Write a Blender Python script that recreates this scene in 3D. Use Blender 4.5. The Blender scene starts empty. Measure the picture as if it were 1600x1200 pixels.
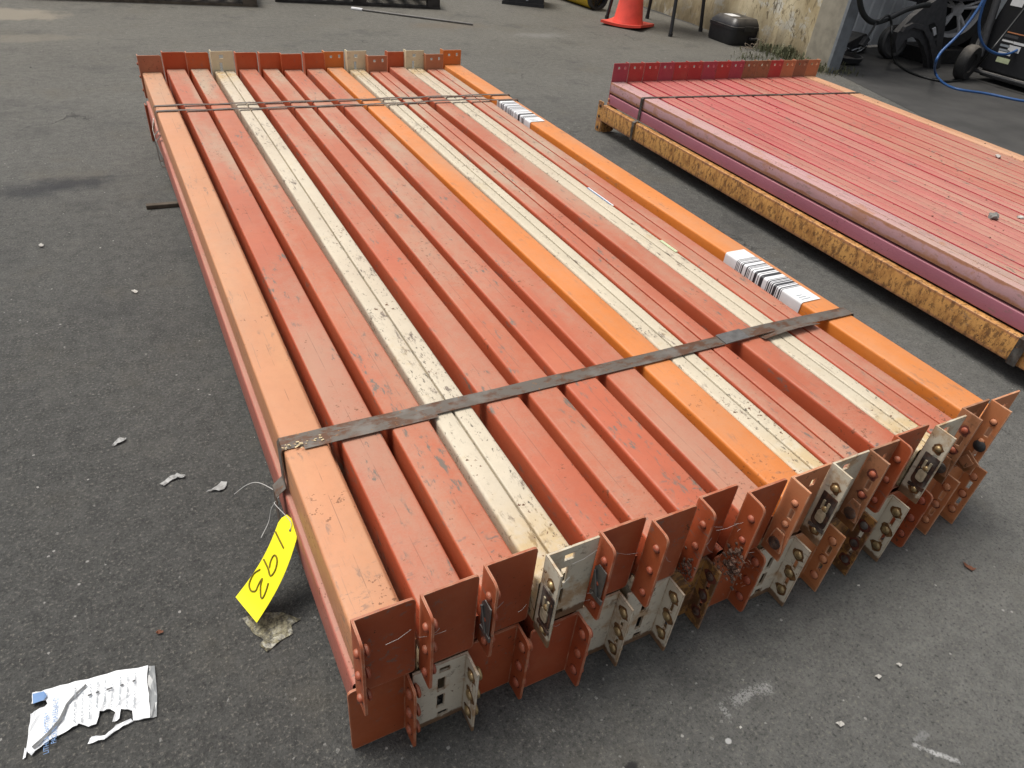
import bpy, bmesh, math, random
from mathutils import Vector, Matrix
random.seed(11)
R3 = math.radians
scene = bpy.context.scene
C = scene.collection

# ------------------------------------------------------------------ camera
F = 1095.09
CAMZ = 1.188
ROT = Matrix(((0.88876305, 0.20839704, -0.40825348),
              (-0.44972423, 0.56860238, -0.68879565),
              (0.08859092, 0.79577761, 0.59907399)))
cam_d = bpy.data.cameras.new('camera'); cam = bpy.data.objects.new('camera', cam_d); C.objects.link(cam)
cam_d.sensor_fit = 'HORIZONTAL'; cam_d.sensor_width = 36.0; cam_d.lens = 36.0 * F / 1600.0
cam_d.clip_start = 0.02; cam_d.clip_end = 400.0
cam.matrix_world = Matrix.Translation((0, 0, CAMZ)) @ ROT.to_4x4()
scene.camera = cam

# ------------------------------------------------------------------ sky, sun, exposure
SUN_EL, SUN_AZ = 68.0, -42.0        # azimuth measured from +Y towards +X
world = bpy.data.worlds.new("World"); scene.world = world; world.use_nodes = True
wn = world.node_tree; wn.nodes.clear()
w_out = wn.nodes.new('ShaderNodeOutputWorld'); w_bg = wn.nodes.new('ShaderNodeBackground')
w_sky = wn.nodes.new('ShaderNodeTexSky'); w_sky.sky_type = 'NISHITA'; w_sky.sun_disc = False
w_sky.sun_elevation = R3(SUN_EL); w_sky.sun_rotation = R3(SUN_AZ); w_sky.dust_density = 4.0; w_sky.air_density = 1.0
w_hsv = wn.nodes.new('ShaderNodeHueSaturation'); w_hsv.inputs['Saturation'].default_value = 0.22
w_bg.inputs['Strength'].default_value = 0.085
wn.links.new(w_sky.outputs[0], w_hsv.inputs['Color']); wn.links.new(w_hsv.outputs[0], w_bg.inputs[0]); wn.links.new(w_bg.outputs[0], w_out.inputs[0])
sun_d = bpy.data.lights.new('sun', 'SUN'); sun = bpy.data.objects.new('sun', sun_d); C.objects.link(sun)
sun_d.energy = 1.5; sun_d.angle = R3(30); sun_d.color = (1.0, 0.95, 0.87)
sd = Vector((math.sin(R3(SUN_AZ)) * math.cos(R3(SUN_EL)), math.cos(R3(SUN_AZ)) * math.cos(R3(SUN_EL)), math.sin(R3(SUN_EL))))
sun.rotation_euler = sd.to_track_quat('Z', 'Y').to_euler()
vs = scene.view_settings
vs.view_transform = 'Standard'; vs.look = 'None'; vs.gamma = 1.0; vs.exposure = 0.88; vs.use_curve_mapping = False

# ------------------------------------------------------------------ helpers
def ray(px, py):
    return ROT @ Vector((px - 800.0, -(py - 600.0), -F))
def G(px, py, z=0.0):                       # point of the plane at height z
    r = ray(px, py); t = (z - CAMZ) / r.z
    return Vector((r.x * t, r.y * t, z))
def atY(px, py, y):
    r = ray(px, py); t = y / r.y
    return Vector((r.x * t, y, CAMZ + r.z * t))
def atX(px, py, x):
    r = ray(px, py); t = x / r.x
    return Vector((x, r.y * t, CAMZ + r.z * t))

class MB:
    def __init__(s): s.v = []; s.f = []; s.m = []; s.mi = 0
    def add(s, vs_, fs):
        o = len(s.v); s.v += [tuple(v) for v in vs_]
        for f in fs: s.f.append(tuple(i + o for i in f)); s.m.append(s.mi)
    def box(s, lo, hi, M=None):
        x0, y0, z0 = lo; x1, y1, z1 = hi
        P = [Vector(p) for p in ((x0,y0,z0),(x1,y0,z0),(x1,y1,z0),(x0,y1,z0),(x0,y0,z1),(x1,y0,z1),(x1,y1,z1),(x0,y1,z1))]
        if M is not None: P = [M @ p for p in P]
        s.add(P, [(0,3,2,1),(4,5,6,7),(0,1,5,4),(1,2,6,5),(2,3,7,6),(3,0,4,7)])
    def prism(s, poly, fn, a, b, caps=(True, True)):   # poly: 2D pts, fn(u,v,w) -> 3D
        n = len(poly)
        P = [fn(u, v, a) for u, v in poly] + [fn(u, v, b) for u, v in poly]
        F_ = [(i, (i + 1) % n, n + (i + 1) % n, n + i) for i in range(n)]
        if caps[0]: F_.append(tuple(range(n))[::-1])
        if caps[1]: F_.append(tuple(range(n, 2 * n)))
        s.add(P, F_)
    def tube(s, pts, r, n=8, caps=True):
        pts = [Vector(p) for p in pts]; rings = []
        up = Vector((0, 0, 1)); prev = None
        for i, p in enumerate(pts):
            t = (pts[min(i + 1, len(pts) - 1)] - pts[max(i - 1, 0)]).normalized()
            if prev is None:
                a = t.cross(up if abs(t.z) < .9 else Vector((1, 0, 0))).normalized()
            else:
                a = (prev - t * prev.dot(t)).normalized()
            prev = a; b = t.cross(a)
            rr = r[i] if isinstance(r, (list, tuple)) else r
            rings.append([p + (a * math.cos(2*math.pi*k/n) + b * math.sin(2*math.pi*k/n)) * rr for k in range(n)])
        V = [v for rg in rings for v in rg]; F_ = []
        for i in range(len(pts) - 1):
            for k in range(n):
                F_.append((i*n+k, i*n+(k+1)%n, (i+1)*n+(k+1)%n, (i+1)*n+k))
        if caps: F_ += [tuple(range(n))[::-1], tuple((len(pts)-1)*n + k for k in range(n))]
        s.add(V, F_)
    def lathe(s, prof, M=None, n=16, caps=True):       # prof: (r, z) list
        V = []; F_ = []
        for r, z in prof:
            for k in range(n):
                a = 2*math.pi*k/n; p = Vector((r*math.cos(a), r*math.sin(a), z))
                V.append(M @ p if M is not None else p)
        for i in range(len(prof) - 1):
            for k in range(n):
                F_.append((i*n+k, i*n+(k+1)%n, (i+1)*n+(k+1)%n, (i+1)*n+k))
        if caps and prof[0][0] > 1e-6: F_.append(tuple(range(n))[::-1])
        if caps and prof[-1][0] > 1e-6: F_.append(tuple((len(prof)-1)*n + k for k in range(n)))
        s.add(V, F_)
    def ribbon(s, pts, side, w, t):         # flat band along pts, width w along side, thickness t
        pts = [Vector(p) for p in pts]; side = Vector(side).normalized(); V = []; F_ = []
        for i, p in enumerate(pts):
            tan = (pts[min(i+1, len(pts)-1)] - pts[max(i-1, 0)]).normalized(); nn = side.cross(tan).normalized()
            for a, b in ((-1,-1),(1,-1),(1,1),(-1,1)):
                V.append(p + side*(a*w/2) + nn*(b*t/2))
        for i in range(len(pts)-1):
            for k in range(4):
                F_.append((i*4+k, i*4+(k+1)%4, (i+1)*4+(k+1)%4, (i+1)*4+k))
        F_ += [(3,2,1,0), tuple((len(pts)-1)*4+k for k in range(4))]
        s.add(V, F_)
    def mesh(s, name, mats, smooth=35):
        me = bpy.data.meshes.new(name); me.from_pydata(s.v, [], s.f)
        for m in (mats if isinstance(mats, (list, tuple)) else [mats]): me.materials.append(m)
        if any(s.m): me.polygons.foreach_set('material_index', s.m)
        bm = bmesh.new(); bm.from_mesh(me); bmesh.ops.recalc_face_normals(bm, faces=bm.faces); bm.to_mesh(me); bm.free()
        if smooth:
            me.polygons.foreach_set('use_smooth', [True]*len(me.polygons)); me.set_sharp_from_angle(angle=R3(smooth))
        me.update(); return me
    def build(s, name, mats, parent=None, smooth=35):
        return link(name, s.mesh(name, mats, smooth), parent)

def link(name, me, parent=None, M=None):
    o = bpy.data.objects.new(name, me); C.objects.link(o)
    if parent is not None: o.parent = parent
    if M is not None: o.matrix_local = M
    return o
def tag(o, label=None, cat=None, group=None, kind=None):
    for k, v in (('label', label), ('category', cat), ('group', group), ('kind', kind)):
        if v: o[k] = v
    return o
def empty(name, loc=(0,0,0), rz=0.0, label=None, cat=None, group=None):
    o = bpy.data.objects.new(name, None); C.objects.link(o); o.location = loc; o.rotation_euler = (0, 0, rz)
    o.empty_display_size = .05
    return tag(o, label, cat, group, 'thing' if label else None)
def fillet(pts, rad, n=3):
    out = []; N_ = len(pts)
    for i, p in enumerate(pts):
        r = rad[i] if isinstance(rad, (list, tuple)) else rad
        p = Vector(p); a = Vector(pts[i-1]); b = Vector(pts[(i+1) % N_])
        if r <= 0: out.append(tuple(p)); continue
        p0 = p + (a-p).normalized()*r; p1 = p + (b-p).normalized()*r
        for k in range(n+1):
            t = k/n; q = p0*(1-t)**2 + p*2*t*(1-t) + p1*t*t; out.append(tuple(q))
    return out
def catmull(pts, n=8):
    pts = [Vector(p) for p in pts]; P = [pts[0]*2-pts[1]] + pts + [pts[-1]*2-pts[-2]]; out = []
    for i in range(1, len(P)-2):
        for k in range(n):
            t = k/n; a, b, c, d = P[i-1], P[i], P[i+1], P[i+2]
            out.append(.5*((2*b)+(c-a)*t+(2*a-5*b+4*c-d)*t*t+(3*b-a-3*c+d)*t**3))
    return out + [pts[-1]]

# ------------------------------------------------------------------ materials
class NT:
    def __init__(s, name):
        s.mat = bpy.data.materials.new(name); s.mat.use_nodes = True; s.nt = s.mat.node_tree; s.nt.nodes.clear()
        s.out = s.n('ShaderNodeOutputMaterial'); s.b = s.n('ShaderNodeBsdfPrincipled'); s.l(s.b.outputs[0], s.out.inputs[0])
    def n(s, t): return s.nt.nodes.new(t)
    def l(s, a, b): s.nt.links.new(a, b)
    def setin(s, inp, v):
        if hasattr(v, 'is_linked') or hasattr(v, 'links'): s.l(v, inp)
        else: inp.default_value = (tuple(v) + (1.0,))[:4] if (isinstance(v, (tuple, list)) and inp.type == 'RGBA') else v
    def math(s, op, a, b=0.0, c=0.0, clamp=False):
        m = s.n('ShaderNodeMath'); m.operation = op; m.use_clamp = clamp
        for i, v in enumerate((a, b, c)): s.setin(m.inputs[i], v)
        return m.outputs[0]
    def vec(s, op, a, b):
        m = s.n('ShaderNodeVectorMath'); m.operation = op; s.setin(m.inputs[0], a); s.setin(m.inputs[1], b)
        return m.outputs['Value'] if op in ('LENGTH', 'DOT_PRODUCT', 'DISTANCE') else m.outputs[0]
    def coord(s, which='Object', rnd=True):
        t = s.n('ShaderNodeTexCoord').outputs[which]
        if rnd:
            oi = s.n('ShaderNodeObjectInfo'); k = s.math('MULTIPLY', oi.outputs['Random'], 53.0)
            t = s.vec('ADD', t, k)
        return t
    def noise(s, v, scale, detail=3.0, rough=.55, dist=0.0):
        m = s.n('ShaderNodeTexNoise'); s.l(v, m.inputs['Vector']); m.inputs['Scale'].default_value = scale
        m.inputs['Detail'].default_value = detail; m.inputs['Roughness'].default_value = rough; m.inputs['Distortion'].default_value = dist
        return m.outputs[0]
    def voro(s, v, scale, feature='F1'):
        m = s.n('ShaderNodeTexVoronoi'); m.feature = feature; s.l(v, m.inputs['Vector']); m.inputs['Scale'].default_value = scale
        return m
    def ss(s, v, a, b, to0=0.0, to1=1.0):
        m = s.n('ShaderNodeMapRange'); m.interpolation_type = 'SMOOTHSTEP'; s.setin(m.inputs[0], v)
        m.inputs[1].default_value = a; m.inputs[2].default_value = b; m.inputs[3].default_value = to0; m.inputs[4].default_value = to1
        return m.outputs[0]
    def mix(s, f, a, b, mode='MIX'):
        m = s.n('ShaderNodeMix'); m.data_type = 'RGBA'; m.blend_type = mode
        s.setin(m.inputs[0], f); s.setin(m.inputs[6], a); s.setin(m.inputs[7], b); return m.outputs[2]
    def sep(s, v):
        m = s.n('ShaderNodeSeparateXYZ'); s.l(v, m.inputs[0]); return m.outputs
    def bump(s, h, strength=.3, dist=.001, prev=None):
        m = s.n('ShaderNodeBump'); m.inputs['Strength'].default_value = strength; m.inputs['Distance'].default_value = dist
        s.l(h, m.inputs['Height'])
        if prev is not None: s.l(prev, m.inputs['Normal'])
        return m.outputs[0]
    def set(s, **k):
        for a, v in k.items(): s.setin(s.b.inputs[{'col':'Base Color','rough':'Roughness','metal':'Metallic','normal':'Normal','spec':'Specular IOR Level','alpha':'Alpha','trans':'Transmission Weight'}[a]], v)
        return s.mat

def simple(name, col, rough=.5, metal=0.0, var=.15, spec=.5, dust=0.0, nscale=25):
    m = NT(name); v = m.coord()
    c = m.mix(m.ss(m.noise(v, nscale, 4), .3, .75), col, tuple(x*(1-var) for x in col))
    if dust:
        geo = m.n('ShaderNodeNewGeometry'); up = m.ss(m.sep(geo.outputs['Normal'])[2], .3, .95)
        c = m.mix(m.math('MULTIPLY', up, m.math('MULTIPLY', m.ss(m.noise(v, 12, 4), .25, .7), dust)), c, (.33, .29, .24))
    nb = m.bump(m.noise(v, nscale*6, 3), .15, .001)
    return m.set(col=c, rough=m.ss(m.noise(v, nscale, 3), .2, .8, rough*.85, min(1, rough*1.2)), metal=metal, spec=spec, normal=nb)

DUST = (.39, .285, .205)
def paint(name, col, dust=.4, rust=.3, scuff=.35, fade=None, ends=False, L=3.05, edge=.6, edgecol=None, speck=0.0, rough=.5, stain=0.0, line=None, sthr=.5, svec=(1,1,1), ssc=13, sw=.14, scol=(.34,.17,.05), dmin=.25, dcol=None, foot=0.0, zgate=None, edgez=None):
    m = NT(name); v = m.coord(); raw = m.coord(rnd=False)
    geo = m.n('ShaderNodeNewGeometry'); nz = m.sep(geo.outputs['Normal'])[2]
    st = m.vec('MULTIPLY', v, (1.0, .1, 1.0)); st2 = m.vec('MULTIPLY', v, (1.0, .035, 1.0))
    oi = m.n('ShaderNodeObjectInfo')
    c = m.mix(m.ss(m.noise(v, 3.0, 4), .3, .7), col, tuple(x*.84 for x in col))
    c = m.mix(m.math('MULTIPLY', oi.outputs['Random'], .45), c, (col[0]*.78, col[1]*(.72 if col[1] < .2 else .77), col[2]*.75))
    r2_ = m.math('FRACT', m.math('MULTIPLY', oi.outputs['Random'], 17.31))
    c = m.mix(m.math('MULTIPLY', r2_, .30), c, (min(1, col[0]*1.05), col[1]*(1.5 if col[1] < .2 else 1.0), col[2]*1.1))
    if fade is None: fade = (min(1, col[0]*.8 + .14), col[1]*.8 + .105, col[2]*.8 + .055)
    c = m.mix(m.math('MULTIPLY', m.ss(m.noise(m.vec('MULTIPLY', v, (1, .45, 1)), 9, 5), .42, .78), .28), c, fade)
    c = m.mix(m.math('MULTIPLY', m.ss(m.noise(m.vec('MULTIPLY', v, (1, .8, 1)), 60, 6, .7), .40, .68), .16), c, tuple(x*.62 for x in col))
    # dust film on faces that look up
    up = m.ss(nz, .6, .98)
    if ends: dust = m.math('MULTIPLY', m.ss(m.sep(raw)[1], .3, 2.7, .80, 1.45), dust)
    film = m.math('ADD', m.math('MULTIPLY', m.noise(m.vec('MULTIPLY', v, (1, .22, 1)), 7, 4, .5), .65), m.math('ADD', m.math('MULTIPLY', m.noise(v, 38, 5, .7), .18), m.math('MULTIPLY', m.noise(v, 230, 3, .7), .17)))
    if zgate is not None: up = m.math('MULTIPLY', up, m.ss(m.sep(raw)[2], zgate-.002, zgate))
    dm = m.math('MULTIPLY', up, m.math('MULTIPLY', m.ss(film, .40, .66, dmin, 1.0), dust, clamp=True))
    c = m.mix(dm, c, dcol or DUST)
    # grey scuffs along the length and short scratches
    sc = m.math('MULTIPLY', m.ss(m.noise(m.vec('MULTIPLY', v, (1, .3, 1)), 75, 6, .72), .545, .63), m.ss(m.noise(m.vec('MULTIPLY', v, (1, .5, 1)), 11, 4, .6), .50, .61))
    sc2 = m.math('MULTIPLY', m.ss(m.noise(st2, 170, 3, .6), .66, .70), m.ss(m.noise(v, 3.3, 2), .45, .6))
    c = m.mix(m.math('MULTIPLY', m.math('MAXIMUM', sc, m.math('MULTIPLY', sc2, .5)), scuff, clamp=True), c, (.16, .125, .10))
    if line is not None:
        lx_ = m.math('ABSOLUTE', m.math('SUBTRACT', m.sep(raw)[0], m.math('ADD', line-.004, m.math('MULTIPLY', m.noise(st2, 9, 2), .008))))
        lm_ = m.math('MULTIPLY', m.math('MULTIPLY', m.ss(lx_, .0010, .0002), up), m.ss(m.noise(m.vec('MULTIPLY', v, (1, .6, 1)), 12, 4, .7), .44, .58))
        c = m.mix(m.math('MULTIPLY', lm_, .5), c, (.10, .06, .045))
    if ends:
        yy_ = m.sep(raw)[1]; em0 = m.math('MAXIMUM', m.ss(yy_, .22, .02), m.ss(yy_, L-.2, L-.02))
        es_ = m.math('MULTIPLY', m.math('MULTIPLY', em0, up), m.math('MULTIPLY', m.ss(m.noise(m.vec('MULTIPLY', v, (.5, 1.2, 1)), 55, 6, .75), .56, .63), m.ss(m.noise(v, 16, 4), .47, .56)))
        c = m.mix(m.math('MULTIPLY', es_, scuff, clamp=True), c, (.13, .11, .095))
    # chips down to rusty steel
    reg = m.ss(m.noise(v, 7, 3), .5, .68)
    if ends:
        y = m.sep(raw)[1]
        em = m.math('MAXIMUM', m.ss(y, .25, 0.0), m.ss(y, L-.25, L))
        reg = m.math('ADD', reg, m.math('MULTIPLY', em, .8), clamp=True)
    fine = m.noise(v, 95, 5, .65)
    chip = m.math('MULTIPLY', m.ss(m.math('ADD', fine, m.math('MULTIPLY', reg, .11)), .70, .725), rust*2.2, clamp=True)
    rc = m.mix(m.noise(v, 60, 4), (.17, .07, .03), (.045, .028, .02))
    if edgez:
        zz2 = m.sep(raw)[2]; ez = m.math('MAXIMUM', m.ss(m.math('ABSOLUTE', m.math('SUBTRACT', zz2, edgez[0])), edgez[2], 0), m.ss(m.math('ABSOLUTE', m.math('SUBTRACT', zz2, edgez[1])), edgez[2], 0))
        ef = m.ss(m.math('ADD', m.math('MULTIPLY', ez, .6), m.noise(m.vec('MULTIPLY', v, (1, .5, 1)), 24, 6, .72)), .72, .98)
        c = m.mix(m.math('MULTIPLY', m.math('MULTIPLY', ef, .9), m.ss(nz, .85, .4)), c, m.mix(m.noise(v, 70, 4), (.43, .20, .10), (.23, .09, .04)))
    if stain:
        sm = m.math('MULTIPLY', m.ss(m.noise(m.vec('MULTIPLY', v, svec), ssc, 6, .7), sthr, sthr+sw), stain)
        c = m.mix(sm, c, scol)
        sm2 = m.math('MULTIPLY', m.ss(m.noise(m.vec('MULTIPLY', v, svec), ssc*2.6, 6, .75), sthr+.07, sthr+.15), stain*.8)
        c = m.mix(sm2, c, (.085, .04, .02))
    if foot:
        zz_ = m.sep(raw)[2]
        fb = m.math('MAXIMUM', m.math('MULTIPLY', m.ss(m.math('ABSOLUTE', m.math('ADD', zz_, .007)), .040, .0), m.math('GREATER_THAN', m.sep(oi.outputs['Location'])[2], .13)), m.ss(m.math('ABSOLUTE', m.math('ADD', zz_, .076)), .030, .0))
        fm = m.math('MULTIPLY', m.ss(m.math('ADD', fb, m.math('MULTIPLY', m.noise(v, 55, 6, .75), 1.1)), .95, 1.25), foot)
        c = m.mix(fm, c, m.mix(m.noise(v, 90, 4), (.20, .085, .025), (.06, .03, .015)))
    if speck and ends:                           # rust-yellowed paint towards the welded ends
        ym_ = m.math('MULTIPLY', em0, m.ss(m.noise(v, 22, 5, .65), .30, .62))
        c = m.mix(m.math('MULTIPLY', ym_, .65), c, (.46, .30, .095))
    if speck:
        sp = m.ss(m.noise(m.vec('MULTIPLY', v, (1, .5, 1)), 120, 5, .75), .585, .65)
        c = m.mix(m.math('MULTIPLY', m.math('MULTIPLY', sp, m.ss(m.noise(st, 12, 3), .40, .56)), speck), c, (.10, .085, .065))
    c = m.mix(chip, c, rc)
    # worn edges
    if edge:
        bv = m.n('ShaderNodeBevel'); bv.samples = 4; bv.inputs['Radius'].default_value = .0045
        dt = m.vec('DOT_PRODUCT', bv.outputs[0], geo.outputs['Normal'])
        ew = m.math('MULTIPLY', m.ss(dt, .985, .86), m.ss(m.noise(v, 40, 4), .32, .6))
        c = m.mix(m.math('MULTIPLY', ew, edge), c, edgecol or tuple(min(1, x*.55+.2) for x in col))
    h = m.math('SUBTRACT', m.noise(v, 160, 3), m.math('MULTIPLY', chip, .8))
    return m.set(col=c, rough=m.math('ADD', m.math('MULTIPLY', m.math('MAXIMUM', chip, dm), .3), m.ss(m.noise(v, 20, 3), .3, .7, rough*.85, rough*1.15)), spec=.4, normal=m.bump(h, .22, .0009))

RED = (.45, .084, .036); RED2 = (.43, .062, .030); PEACH = (.58, .255, .125); ORANGE = (.66, .185, .030)
CREAM = (.60, .535, .40); TERRA = (.43, .135, .065)
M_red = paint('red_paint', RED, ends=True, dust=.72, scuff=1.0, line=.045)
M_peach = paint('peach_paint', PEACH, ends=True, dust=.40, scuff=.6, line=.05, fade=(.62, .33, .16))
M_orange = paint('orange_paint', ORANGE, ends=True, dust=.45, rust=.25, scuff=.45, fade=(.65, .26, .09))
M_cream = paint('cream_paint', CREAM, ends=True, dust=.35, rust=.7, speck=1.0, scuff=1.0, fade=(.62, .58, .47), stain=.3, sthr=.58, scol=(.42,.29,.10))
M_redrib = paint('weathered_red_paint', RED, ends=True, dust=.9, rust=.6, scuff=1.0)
M_cred = paint('red_end_plate_paint', (.36, .072, .025), dust=.2, rust=.8, edge=.95, edgecol=(.50, .27, .17), scuff=.8)
M_cred2 = paint('bounce_lit_red_plate_paint', (.50, .078, .020), dust=.2, rust=.4, edge=.8, edgecol=(.55, .35, .2), scuff=.3)  # far plates: same red, brightened for light bounced off the beam tops
M_ccream2 = paint('warm_cream_plate_paint', (.66, .59, .40), dust=.15, rust=.4, edge=.6, edgecol=(.3,.2,.1), scuff=.3)
M_cterra = paint('terracotta_plate_paint', (.42, .145, .075), dust=.3, rust=.3, edge=.8, edgecol=(.55, .33, .22), scuff=.3)
M_cpeach = paint('orange_peach_plate_paint', (.50, .17, .075), dust=.3, rust=.25, edge=.9, edgecol=(.62, .40, .26), stain=.25, sthr=.56, foot=.3)
M_corange = paint('orange_plate_paint', (.60, .16, .03), dust=.2, rust=.25, edge=.7, edgecol=(.6, .4, .25))
M_ccream = paint('cream_plate_paint', (.64, .585, .46), dust=.15, rust=.6, edge=.9, edgecol=(.26, .14, .06), stain=.65, sthr=.51, scuff=.6, foot=.9)
M_crust = paint('rusted_plate_paint', (.25, .10, .045), dust=.2, rust=1.0, edge=.5, stain=1.0, sthr=.38)
M_cbrown = paint('brown_plate_paint', (.31, .115, .06), dust=.25, rust=.9, edge=.7, edgecol=(.45, .27, .18), stain=.7, sthr=.50, scol=(.17,.07,.03), scuff=.6, foot=.8)
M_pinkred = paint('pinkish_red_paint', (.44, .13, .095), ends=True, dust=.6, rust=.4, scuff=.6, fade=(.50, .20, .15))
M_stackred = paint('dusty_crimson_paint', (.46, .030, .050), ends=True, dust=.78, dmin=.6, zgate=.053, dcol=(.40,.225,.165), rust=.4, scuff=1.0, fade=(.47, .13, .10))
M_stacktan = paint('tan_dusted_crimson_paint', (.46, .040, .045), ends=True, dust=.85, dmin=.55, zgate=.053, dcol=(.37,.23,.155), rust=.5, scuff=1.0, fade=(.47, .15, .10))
M_crimson = paint('crimson_paint', (.42, .035, .035), dust=.15, rust=.35, edge=.6, edgecol=(.5, .25, .2))
M_crimson2 = paint('crimson_purple_paint', (.38, .045, .07), dust=.15, rust=.35, edge=.6, edgecol=(.5, .25, .2))
M_purple = paint('faded_purple_paint', (.34, .115, .155), dust=.3, rust=.3, fade=(.40, .19, .22), scuff=.6)
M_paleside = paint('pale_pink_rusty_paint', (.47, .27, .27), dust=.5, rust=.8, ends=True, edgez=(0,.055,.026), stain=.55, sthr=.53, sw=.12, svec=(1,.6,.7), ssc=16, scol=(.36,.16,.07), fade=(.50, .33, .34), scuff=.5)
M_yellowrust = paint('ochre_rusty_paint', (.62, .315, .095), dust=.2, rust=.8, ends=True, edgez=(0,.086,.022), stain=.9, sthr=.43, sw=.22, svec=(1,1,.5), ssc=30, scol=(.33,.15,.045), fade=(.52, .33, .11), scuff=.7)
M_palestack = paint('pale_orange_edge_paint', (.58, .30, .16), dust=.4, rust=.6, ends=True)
M_strap = None
def rusty_steel(name, a=(.13, .11, .092), b=(.11, .05, .026), thr=.52, rough=.5, metal=.35):
    m = NT(name); v = m.coord(); st = m.vec('MULTIPLY', v, (.5, 1, 1))
    c = m.mix(m.ss(m.noise(st, 45, 6, .7), thr-.06, thr+.08), a, b)
    c = m.mix(m.ss(m.noise(v, 18, 4), .5, .7, 0, .6), c, (.20, .185, .165))
    c = m.mix(m.ss(m.noise(v, 110, 3), .66, .72), c, (.25, .12, .05))
    return m.set(col=c, rough=rough, metal=metal, normal=m.bump(m.noise(v, 150, 4), .25, .0006))
M_strap = rusty_steel('rusty_strap_steel')
M_darksteel = rusty_steel('dark_strap_steel', (.06, .055, .05), (.05, .03, .02))
M_rivet_red = paint('red_rivet', (.36, .085, .045), dust=.3, rust=.6, edge=0)
M_rivet_brass = simple('worn_brassy_rivet', (.42, .30, .15), .38, .6, .5, nscale=90)
M_tongue = simple('worn_cream_tongue', (.50, .43, .30), .45, .2, .5, nscale=90)
M_rivet_peach = paint('peach_rivet', (.50, .19, .10), dust=.3, rust=.3, edge=0)
M_lockdark = rusty_steel('dark_rusted_lock', (.026, .014, .011), (.07, .030, .016), .5, .7, .1)
M_lockgrey = simple('galvanised_lock', (.22, .21, .20), .42, .7, .4, nscale=60)
M_black = simple('black_plastic', (.017, .017, .019), .42, 0, .3, dust=.25)
M_blackmat = simple('black_matte_paint', (.02, .02, .021), .6, 0, .3, dust=.2)
M_greyplastic = simple('dark_grey_plastic', (.06, .06, .063), .5, 0, .3, dust=.3)
M_wood = simple('old_dark_wood', (.11, .085, .06), .8, 0, .5, nscale=14)
M_wood2 = simple('blackened_pallet_wood', (.035, .03, .026), .85, 0, .5, nscale=14)
M_yellow = simple('yellow_tank_paint', (.70, .47, .02), .4, 0, .2, dust=.3)
M_cone = simple('orange_cone_vinyl', (.72, .062, .035), .5, 0, .25, dust=.15, nscale=9)
M_tyre = simple('tyre_rubber', (.022, .021, .02), .75, 0, .3, dust=.4)
M_alloy = simple('alloy_metal', (.62, .62, .63), .35, .15, .2)
M_chrome = simple('chrome', (.75, .75, .77), .12, 1.0, .1)
M_bluehose = simple('blue_hose_rubber', (.03, .10, .28), .4, 0, .2)
M_rubber = simple('black_hose_rubber', (.012, .013, .013), .4, 0, .2)
M_white = simple('white_print_label', (.72, .72, .72), .5, 0, .1)
M_ltgreen = simple('pale_green_label', (.55, .60, .38), .5, 0, .2)
M_orangeprint = simple('orange_label_edge', (.55, .22, .10), .5)
M_blueprint = simple('blue_print', (.12, .24, .47), .5)
M_greyprint = simple('grey_print', (.30, .33, .36), .6)
M_darkgrey = simple('dark_grey_print', (.06, .06, .065), .6)
M_ink = simple('pen_ink', (.16, .12, .005), .6)
M_stone = simple('grey_stone', (.22, .215, .20), .9, 0, .5, nscale=60)
M_stonepale = simple('pale_stone', (.50, .48, .44), .9, 0, .3, nscale=60)
M_brownleaf = simple('dry_leaf', (.16, .06, .03), .8, 0, .4)
M_thread = simple('white_thread', (.55, .54, .52), .7)
M_debris = simple('matted_debris', (.15, .085, .06), .95, 0, .6, nscale=120)
M_pipe = simple('dull_steel_rod', (.16, .15, .14), .45, .6, .3)
M_concretefloor = None

def tagmat():
    m = NT('yellow_tag_card'); v = m.coord()
    return m.set(col=m.mix(m.noise(v, 20, 3), (.83, .74, .004), (.88, .80, .01)), rough=.55)
M_tag = tagmat()

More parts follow.
